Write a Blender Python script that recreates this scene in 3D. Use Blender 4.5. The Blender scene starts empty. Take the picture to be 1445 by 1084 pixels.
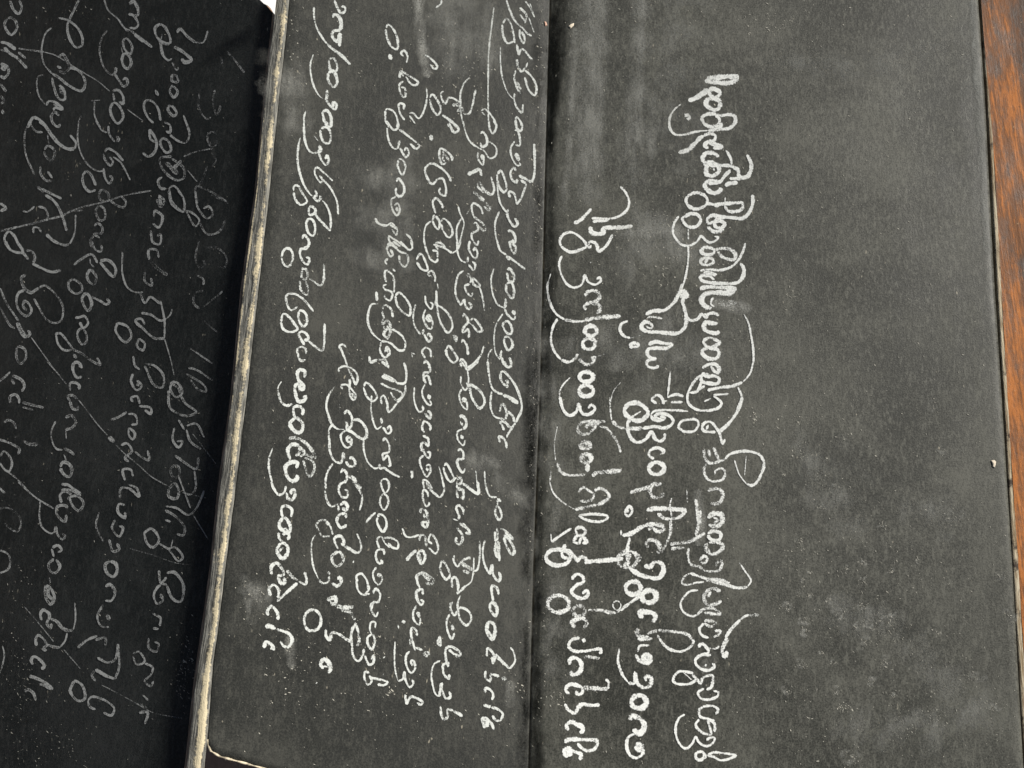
import bpy, math, random
import numpy as np
from mathutils import Vector, Matrix

scene = bpy.context.scene
C = scene.collection
R = math.radians

# ------------------------------------------------------------------ camera
PW, PH = 1445.0, 1084.0            # the photograph's grid, used to measure outlines
FPX = 1400.0                       # focal length in photograph pixels
DIST = 0.42
PITCH = R(10.1)
cam_d = bpy.data.cameras.new('camera')
cam = bpy.data.objects.new('camera', cam_d)
C.objects.link(cam)
cam.location = (0, -DIST * math.sin(PITCH), DIST * math.cos(PITCH))
cam.rotation_euler = (PITCH, 0, 0)
cam_d.sensor_width = 36.0
cam_d.lens = 36.0 * FPX / PW
cam_d.clip_start = 0.01
cam_d.clip_end = 50.0
scene.camera = cam

# ------------------------------------------------------------------ daylight
SUN_EL, SUN_AZ = R(35), R(62)      # azimuth clockwise from +Y
SUN_DIR = Vector((math.sin(SUN_AZ) * math.cos(SUN_EL), math.cos(SUN_AZ) * math.cos(SUN_EL), math.sin(SUN_EL)))
world = bpy.data.worlds.new('World')
scene.world = world
world.use_nodes = True
wn = world.node_tree
wn.nodes.clear()
sky = wn.nodes.new('ShaderNodeTexSky')
sky.sky_type = 'NISHITA'
sky.sun_disc = False
sky.sun_elevation = SUN_EL
sky.sun_rotation = SUN_AZ
sky.dust_density = 3.0
bg = wn.nodes.new('ShaderNodeBackground')
bg.inputs['Strength'].default_value = 0.036
wo = wn.nodes.new('ShaderNodeOutputWorld')
wn.links.new(sky.outputs[0], bg.inputs[0])
wn.links.new(bg.outputs[0], wo.inputs[0])
sun_d = bpy.data.lights.new('sun', 'SUN')
sun_d.energy = 5.0
sun_d.angle = R(11)
sun_d.color = (1.0, 0.965, 0.90)
sun = bpy.data.objects.new('sun', sun_d)
C.objects.link(sun)
sun.rotation_euler = SUN_DIR.to_track_quat('Z', 'Y').to_euler()
scene.view_settings.view_transform = 'Standard'
scene.view_settings.look = 'None'
scene.view_settings.exposure = 0.18
scene.view_settings.gamma = 1.0
scene.view_settings.use_curve_mapping = False
scene.cycles.transparent_max_bounces = 48

# ------------------------------------------------------------------ measuring helpers
CAM_POS = np.array(cam.location)
_rot = np.array(cam.rotation_euler.to_matrix())

def rays(px, py):
    px = np.asarray(px, float); py = np.asarray(py, float)
    d = np.stack([(px - PW / 2) / FPX, -(py - PH / 2) / FPX, -np.ones_like(px)], -1)
    return d @ _rot.T

def at_z(px, py, z):
    d = rays(px, py)
    t = (np.asarray(z) - CAM_POS[2]) / d[..., 2]
    return CAM_POS + d * t[..., None]

class Plane:
    def __init__(self, p, n):
        self.p = np.asarray(p, float); self.n = np.asarray(n, float) / np.linalg.norm(n)
    def hit(self, px, py):
        d = rays(px, py)
        t = ((self.p - CAM_POS) @ self.n) / (d @ self.n)
        return CAM_POS + d * t[..., None]

def hinge_plane(a, b, rise):
    """plane through the line a-b, whose side towards -x climbs by the angle rise"""
    d = (b - a) / np.linalg.norm(b - a)
    side = np.cross(d, [0, 0, 1.0]); side /= np.linalg.norm(side)
    if side[0] > 0: side = -side
    s = side * math.cos(rise) + np.array([0, 0, 1.0]) * math.sin(rise)
    n = np.cross(d, s)
    if n[2] < 0: n = -n
    return Plane(a, n)

def curve(pts):
    ys = [p[1] for p in pts]; xs = [p[0] for p in pts]
    def f(y):
        y = np.asarray(y, float)
        r = np.interp(y, ys, xs)
        lo = xs[0] + (y - ys[0]) * (xs[1] - xs[0]) / (ys[1] - ys[0])
        hi = xs[-1] + (y - ys[-1]) * (xs[-1] - xs[-2]) / (ys[-1] - ys[-2])
        return np.where(y < ys[0], lo, np.where(y > ys[-1], hi, r))
    return f

fold_x = curve([(776, 0), (768, 300), (762, 560), (753, 800), (746, 1084)])
ridge_r = curve([(408, 0), (400, 80), (393, 140), (377, 298), (363, 420), (349, 547), (345, 579), (331, 698), (317, 806), (309, 875), (300, 939), (296, 994), (292, 1045), (284, 1120)])
ridge_c = curve([(402, 0), (393, 80), (386, 140), (371, 298), (357, 420), (342, 547), (338, 579), (324, 698), (309, 806), (304, 875), (294, 939), (287, 994), (282, 1045), (274, 1120)])
ridge_l = curve([(388, 0), (376, 100), (360, 270), (341, 400), (326, 560), (309, 680), (297, 800), (283, 900), (273, 972), (264, 1060), (257, 1120)])
right_x = curve([(1381, 0), (1391, 150), (1404, 400), (1417, 600), (1429, 800), (1438, 960), (1445, 1084)])

MID_RISE, LEFT_DROP = R(9), R(-26)
plane_right = Plane((0, 0, 0), (0, 0, 1))
_a, _b = at_z(776, 0, 0.0), at_z(746, 1084, 0.0)
plane_mid = hinge_plane(_a, _b, MID_RISE)
_ra, _rb = plane_mid.hit(402, 0), plane_mid.hit(280, 1084)
RIDGE_Z = float((_ra[2] + _rb[2]) / 2)
plane_left = hinge_plane(at_z(388, 0, RIDGE_Z - 0.0075), at_z(262, 1084, RIDGE_Z - 0.0075), LEFT_DROP)

def wave(px, py, k):
    return (np.sin(px * 0.011 + k) * np.sin(py * 0.0052 + 1.7 * k) * 0.0005
            + np.sin(px * 0.031 + py * 0.017 + k) * 0.00010)

def groove(px, py):
    d = np.abs(np.asarray(px, float) - fold_x(py))
    return -np.where(np.asarray(px, float) < fold_x(py), 0.0006, 0.0009) * np.exp(-(d / 11.0) ** 1.4)

def surf_right(px, py):
    h = groove(px, py) + wave(px, py, 0.3)
    e = np.clip(1 - (right_x(py) - px) / 10.0, 0, 1)
    return plane_right.hit(px, py) + plane_right.n * (h - 0.0006 * e ** 2)[..., None]

def surf_mid(px, py):
    h = groove(px, py) + wave(px, py, 1.9)
    e = np.clip(1 - (px - ridge_r(py)) / 14.0, 0, 1)
    return plane_mid.hit(px, py) + plane_mid.n * (h - 0.0005 * e ** 2)[..., None]

def surf_left(px, py):
    return plane_left.hit(px, py) + plane_left.n * wave(px, py, 4.1)[..., None]

# ------------------------------------------------------------------ object helpers
def mesh_obj(name, verts, faces, mat, parent=None, smooth=True, attrs=None, mats=None, mat_idx=None):
    me = bpy.data.meshes.new(name)
    me.from_pydata([tuple(map(float, v)) for v in verts], [], [tuple(int(i) for i in f) for f in faces])
    for m in (mats or [mat]):
        me.materials.append(m)
    if mat_idx is not None:
        me.polygons.foreach_set('material_index', mat_idx)
    if smooth:
        me.polygons.foreach_set('use_smooth', [True] * len(me.polygons))
    for k, vals in (attrs or {}).items():
        a = me.attributes.new(k, 'FLOAT', 'POINT')
        a.data.foreach_set('value', np.asarray(vals, np.float32))
    me.update()
    o = bpy.data.objects.new(name, me)
    C.objects.link(o)
    if parent is not None:
        o.parent = parent
        o.matrix_parent_inverse = parent_inverse(parent)
    return o

def parent_inverse(p):
    m = Matrix.Translation(p.location)
    q = p.parent
    while q is not None:
        q = q.parent
    return m.inverted()

def tag(o, label=None, cat=None, kind=None, group=None):
    if label: o['label'] = label
    if cat: o['category'] = cat
    if kind: o['kind'] = kind
    if group: o['group'] = group
    return o

# ------------------------------------------------------------------ materials
def new_mat(name):
    m = bpy.data.materials.new(name)
    m.use_nodes = True
    nt = m.node_tree
    nt.nodes.clear()
    return m, nt

class NB:
    """small helper for node trees"""
    def __init__(self, nt): self.nt = nt
    def n(self, t, **kw):
        nd = self.nt.nodes.new(t)
        for k, v in kw.items():
            setattr(nd, k, v)
        return nd
    def l(self, a, b): self.nt.links.new(a, b)
    def val(self, s, v):
        if hasattr(v, 'is_linked') or isinstance(v, bpy.types.NodeSocket): self.l(v, s)
        else: s.default_value = v
    def math(self, op, a, b=0.0, clamp=False):
        nd = self.n('ShaderNodeMath', operation=op, use_clamp=clamp)
        self.val(nd.inputs[0], a); self.val(nd.inputs[1], b)
        return nd.outputs[0]
    def mapr(self, v, a, b, c=0.0, d=1.0, smooth=True):
        nd = self.n('ShaderNodeMapRange', interpolation_type='SMOOTHSTEP' if smooth else 'LINEAR')
        self.val(nd.inputs[0], v)
        for i, x in enumerate((a, b, c, d)): self.val(nd.inputs[i + 1], x)
        return nd.outputs[0]
    def noise(self, vec, scale, detail=3.0, rough=0.55):
        nd = self.n('ShaderNodeTexNoise')
        self.l(vec, nd.inputs['Vector'])
        nd.inputs['Scale'].default_value = scale; nd.inputs['Detail'].default_value = detail
        nd.inputs['Roughness'].default_value = rough
        return nd.outputs[0]
    def mapping(self, vec, rot=(0, 0, 0), scale=(1, 1, 1)):
        nd = self.n('ShaderNodeMapping')
        self.l(vec, nd.inputs[0])
        nd.inputs['Rotation'].default_value = rot; nd.inputs['Scale'].default_value = scale
        return nd.outputs[0]
    def mix(self, f, a, b):
        nd = self.n('ShaderNodeMix', data_type='RGBA')
        self.val(nd.inputs[0], f)
        for s, v in ((nd.inputs[6], a), (nd.inputs[7], b)):
            if isinstance(v, bpy.types.NodeSocket): self.l(v, s)
            else: s.default_value = (*v, 1)
        return nd.outputs[2]
    def principled(self, col, rough, spec=0.4, normal=None):
        p = self.n('ShaderNodeBsdfPrincipled')
        if isinstance(col, bpy.types.NodeSocket): self.l(col, p.inputs['Base Color'])
        else: p.inputs['Base Color'].default_value = (*col, 1)
        self.val(p.inputs['Roughness'], rough)
        p.inputs['Specular IOR Level'].default_value = spec
        if normal is not None: self.l(normal, p.inputs['Normal'])
        return p
    def bump(self, h, strength, dist):
        b = self.n('ShaderNodeBump')
        b.inputs['Strength'].default_value = strength; b.inputs['Distance'].default_value = dist
        self.l(h, b.inputs['Height'])
        return b.outputs[0]
    def out(self, sh):
        o = self.n('ShaderNodeOutputMaterial')
        self.l(sh, o.inputs[0])

def page_material(name, base, dust, seed, spec=0.32):
    m, nt = new_mat(name); b = NB(nt)
    co = b.n('ShaderNodeTexCoord').outputs['Object']
    off = b.n('ShaderNodeVectorMath', operation='ADD'); b.l(co, off.inputs[0]); off.inputs[1].default_value = (seed, seed * 1.7, 0)
    v = off.outputs[0]
    big = b.noise(v, 14.0, 5.0, 0.6)
    med = b.noise(v, 60.0, 5.0, 0.65)
    streak = b.noise(b.mapping(v, (0, 0, R(4)), (90, 12, 60)), 1.0, 5.0, 0.6)     # rubbing marks along the page
    cross = b.noise(b.mapping(v, (0, 0, R(-48)), (620, 230, 300)), 1.0, 4.0, 0.75)  # short oblique fibres
    grain = b.noise(v, 1500.0, 2.0, 0.7)
    blot = b.noise(v, 210.0, 4.0, 0.7)
    f = b.math('MULTIPLY', b.mapr(big, 0.36, 0.68), 0.52)
    f = b.math('ADD', f, b.math('MULTIPLY', b.mapr(med, 0.44, 0.74), 0.30))
    f = b.math('ADD', f, b.math('MULTIPLY', b.mapr(streak, 0.46, 0.72), 0.12))
    f = b.math('ADD', f, b.math('MULTIPLY', b.mapr(blot, 0.46, 0.76), 0.30))
    f = b.math('ADD', f, b.math('MULTIPLY', b.mapr(cross, 0.47, 0.74), 0.85))
    f = b.math('ADD', f, b.math('MULTIPLY', b.math('SUBTRACT', grain, 0.5), 2.3))
    col = b.mix(b.math('MULTIPLY', f, 1.0, True), base, dust)
    # tiny worn specks where the lacquer has chipped to the fibre
    sp = b.noise(b.mapping(v, (0, 0, R(-40)), (620, 260, 400)), 1.0, 1.5, 0.5)
    reg = b.noise(v, 22.0, 3.0, 0.6)
    spk = b.mapr(b.math('ADD', sp, b.math('MULTIPLY', b.math('SUBTRACT', reg, 0.5), 0.28)), 0.755, 0.82)
    col = b.mix(b.math('MULTIPLY', spk, 0.75), col, (0.34, 0.31, 0.24))
    h = b.math('ADD', b.math('MULTIPLY', cross, 0.6), b.math('ADD', b.math('MULTIPLY', grain, 0.5), b.math('MULTIPLY', med, 0.5)))
    rough = b.mapr(b.math('ADD', b.math('MULTIPLY', med, 0.5), b.math('MULTIPLY', streak, 0.5)), 0.3, 0.7, 0.48, 0.66)
    p = b.principled(col, rough, spec, b.bump(h, 0.35, 0.0004))
    b.out(p.outputs[0])
    return m

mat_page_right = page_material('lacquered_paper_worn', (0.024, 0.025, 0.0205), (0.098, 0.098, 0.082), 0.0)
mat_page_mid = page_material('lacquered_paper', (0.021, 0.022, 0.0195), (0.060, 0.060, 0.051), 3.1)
mat_page_left = page_material('lacquered_paper_shaded', (0.0155, 0.0185, 0.0185), (0.044, 0.047, 0.045), 7.7, 0.10)  # darker, cooler copy of the paper: left page's shade partly put into the colour

def chalk_material(name, col, soft, hollow=0.2, rough=1.9, strength=1.0):
    m, nt = new_mat(name); b = NB(nt)
    co = b.n('ShaderNodeTexCoord').outputs['Object']
    ac = b.n('ShaderNodeAttribute', attribute_name='across').outputs['Fac']
    de = b.n('ShaderNodeAttribute', attribute_name='chalk_amount').outputs['Fac']
    ac2 = b.math('MULTIPLY', ac, ac)
    prof = b.math('SUBTRACT', 1.0, ac2)
    g1 = b.noise(co, 1500.0, 2.0, 0.65)
    g2 = b.noise(co, 380.0, 3.0, 0.65)
    if soft:
        rub = b.noise(b.mapping(co, (0, 0, R(-6)), (240, 55, 200)), 1.0, 5.0, 0.75)
        n = b.math('ADD', b.math('MULTIPLY', rub, 0.6), b.math('MULTIPLY', g1, 0.4))
        a = b.math('MULTIPLY', prof, de)
        a = b.math('MULTIPLY', a, b.mapr(n, 0.36, 0.66, 0.25, 1.75), True)
    else:
        n = b.math('ADD', b.math('MULTIPLY', g1, 0.6), b.math('MULTIPLY', g2, 0.4))
        core = b.math('SUBTRACT', prof, b.math('MULTIPLY', b.mapr(ac2, 0.30, 0.0), hollow))   # the stick wears the middle of a stroke thin
        e = b.math('ADD', b.math('MULTIPLY', core, 0.70), b.math('SUBTRACT', de, 1.05))
        e = b.math('ADD', e, b.math('MULTIPLY', b.math('SUBTRACT', n, 0.5), rough))
        a = b.mapr(e, -0.02, 0.42)
        a = b.math('MULTIPLY', a, b.mapr(de, 0.0, 0.95, 0.45 * strength, strength))
    shade = b.mix(b.mapr(n, 0.36, 0.60), tuple(c * 0.80 for c in col), col)
    d = b.n('ShaderNodeBsdfDiffuse'); b.l(shade, d.inputs[0]); d.inputs[1].default_value = 1.0
    t = b.n('ShaderNodeBsdfTransparent')
    mx = b.n('ShaderNodeMixShader')
    b.l(a, mx.inputs[0]); b.l(t.outputs[0], mx.inputs[1]); b.l(d.outputs[0], mx.inputs[2])
    b.out(mx.outputs[0])
    return m

mat_chalk = chalk_material('white_chalk', (0.93, 0.94, 0.91), False)
mat_chalk_mid = chalk_material('thin_white_chalk', (0.76, 0.78, 0.75), False, 0.3, 2.1)
mat_chalk_shaded = chalk_material('rubbed_shaded_chalk', (0.46, 0.47, 0.46), False, 0.45, 1.6, 0.76)  # rubbed thin, and greyed in the colour for the left page's shade
mat_smear = chalk_material('chalk_smear', (0.50, 0.50, 0.46), True)
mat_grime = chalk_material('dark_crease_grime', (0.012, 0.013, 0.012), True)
mat_dust = chalk_material('chalk_dust', (0.66, 0.64, 0.56), False, 0.0)

# ------------------------------------------------------------------ chalk strokes
def smooth_path(pts, step=1.6):
    p = np.asarray(pts, float)
    if len(p) == 2:
        n = max(3, int(np.linalg.norm(p[1] - p[0]) / step))
        return p[0] + (p[1] - p[0]) * np.linspace(0, 1, n)[:, None]
    q = np.vstack([2 * p[0] - p[1], p, 2 * p[-1] - p[-2]])
    out = []
    for i in range(1, len(q) - 2):
        p0, p1, p2, p3 = q[i - 1], q[i], q[i + 1], q[i + 2]
        # centripetal spacing keeps tight loops from overshooting
        k = lambda a, c: max(np.linalg.norm(c - a) ** 0.5, 1e-3)
        t0 = 0.0; t1 = t0 + k(p0, p1); t2 = t1 + k(p1, p2); t3 = t2 + k(p2, p3)
        n = max(2, int(np.linalg.norm(p2 - p1) / step))
        t = np.linspace(t1, t2, n, endpoint=False)[:, None]
        a1 = (t1 - t) / (t1 - t0) * p0 + (t - t0) / (t1 - t0) * p1
        a2 = (t2 - t) / (t2 - t1) * p1 + (t - t1) / (t2 - t1) * p2
        a3 = (t3 - t) / (t3 - t2) * p2 + (t - t2) / (t3 - t2) * p3
        b1 = (t2 - t) / (t2 - t0) * a1 + (t - t0) / (t2 - t0) * a2
        b2 = (t3 - t) / (t3 - t1) * a2 + (t - t1) / (t3 - t1) * a3
        out.append((t2 - t) / (t2 - t1) * b1 + (t - t1) / (t2 - t1) * b2)
    out.append(p[-1:])
    return np.vstack(out)

class Ribbons:
    def __init__(self, surf, nrm, lift=0.00010):
        self.surf, self.nrm, self.lift = surf, nrm, lift
        self.v, self.f, self.ac, self.de = [], [], [], []
        self.nv = 0; self.k = 0
    def add(self, path, width, dens, taper='round', jitter=0.12, rng=random):
        p = path; n = len(p)
        d = np.gradient(p, axis=0)
        d /= np.maximum(np.linalg.norm(d, axis=1), 1e-6)[:, None]
        s = np.stack([-d[:, 1], d[:, 0]], 1)
        seg = np.r_[0, np.cumsum(np.linalg.norm(np.diff(p, axis=0), axis=1))]
        L = max(seg[-1], 1e-3)
        w = np.full(n, width / 2.0)
        ph = rng.uniform(0, 6.28)
        w *= 1 + jitter * np.sin(seg * 0.16 + ph) + jitter * 0.7 * np.sin(seg * 0.43 + 2 * ph)
        dn = np.full(n, dens) + 0.07 * np.sin(seg * 0.11 + ph * 3)
        if taper == 'taper':
            u = seg / L
            w *= np.clip(0.40 + 1.6 * np.minimum(u, 1 - u) ** 0.6, 0.40, 1.1)
            dn -= 0.18 * np.clip(1 - np.minimum(u, 1 - u) * 5, 0, 1)
        # rounded ends
        m = np.minimum(seg, L - seg)
        cap = np.sqrt(np.clip(1 - (1 - np.clip(m / (width * 0.5), 0, 1)) ** 2, 0.05, 1))
        w = w * cap
        rows = np.array([-1.0, 0.0, 1.0])
        q = p[:, None, :] + s[:, None, :] * (w[:, None, None] * rows[None, :, None])
        P = self.surf(q[..., 0], q[..., 1])
        lift = self.lift + 5e-6 * (self.k % 32) + 1.0e-6 * np.arange(n)
        self.k += 1
        P = P + self.nrm * lift[:, None, None]
        base = self.nv
        self.v.append(P.reshape(-1, 3))
        self.ac.append(np.tile(rows, n)); self.de.append(np.repeat(dn, 3))
        i = np.arange(n - 1)
        for c in (0, 1):
            a = base + i * 3 + c
            self.f.append(np.stack([a, a + 1, a + 4, a + 3], 1))
        self.nv += n * 3
    def build(self, name, mat, parent):
        if not self.v: return None
        return mesh_obj(name, np.vstack(self.v), np.vstack(self.f), mat, parent, True,
                        {'across': np.concatenate(self.ac), 'chalk_amount': np.concatenate(self.de)})

def parse(block):
    line, ox, oy, text = block[:4]
    rw = block[4] if len(block) > 4 else 240
    k = rw / 1445.0
    for ln in text.strip().splitlines():
        t = ln.split()
        w = float(t[0].rstrip('gfto')); flags = t[0].lstrip('0123456789.')
        pts = [tuple(float(c) for c in q.split(',')) for q in t[1:]]
        if 'o' in flags:
            (cx, cy), (rx, ry) = pts
            a0 = (cx * 0.37 + cy * 0.11) % 6.28
            pts = [(cx + rx * math.cos(a0 + a * 6.5 / 14) * (1 - 0.006 * a), cy + ry * math.sin(a0 + a * 6.5 / 14) * (1 - 0.006 * a)) for a in range(15)]
        pts = [(ox + x * k, oy + y * k) for x, y in pts]
        yield line, w, flags, pts

def write(page, surf, nrm, strokes, mat, labels, wk, dens):
    rng = random.Random(5)
    lines = {}
    for blk in strokes:
        for line, w, fl, pts in parse(blk):
            rb = lines.setdefault(line, Ribbons(surf, nrm))
            d = dens[1] if 'g' in fl else dens[2] if 'f' in fl else dens[0]
            d += rng.gauss(0, 0.045)
            rb.add(smooth_path(pts), w * wk * rng.uniform(0.92, 1.06), d, 'taper' if 't' in fl else 'round', rng=rng)
    for line, rb in lines.items():
        o = rb.build('writing_line', mat, page)
        if line in labels: o['label'] = labels[line]

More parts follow.
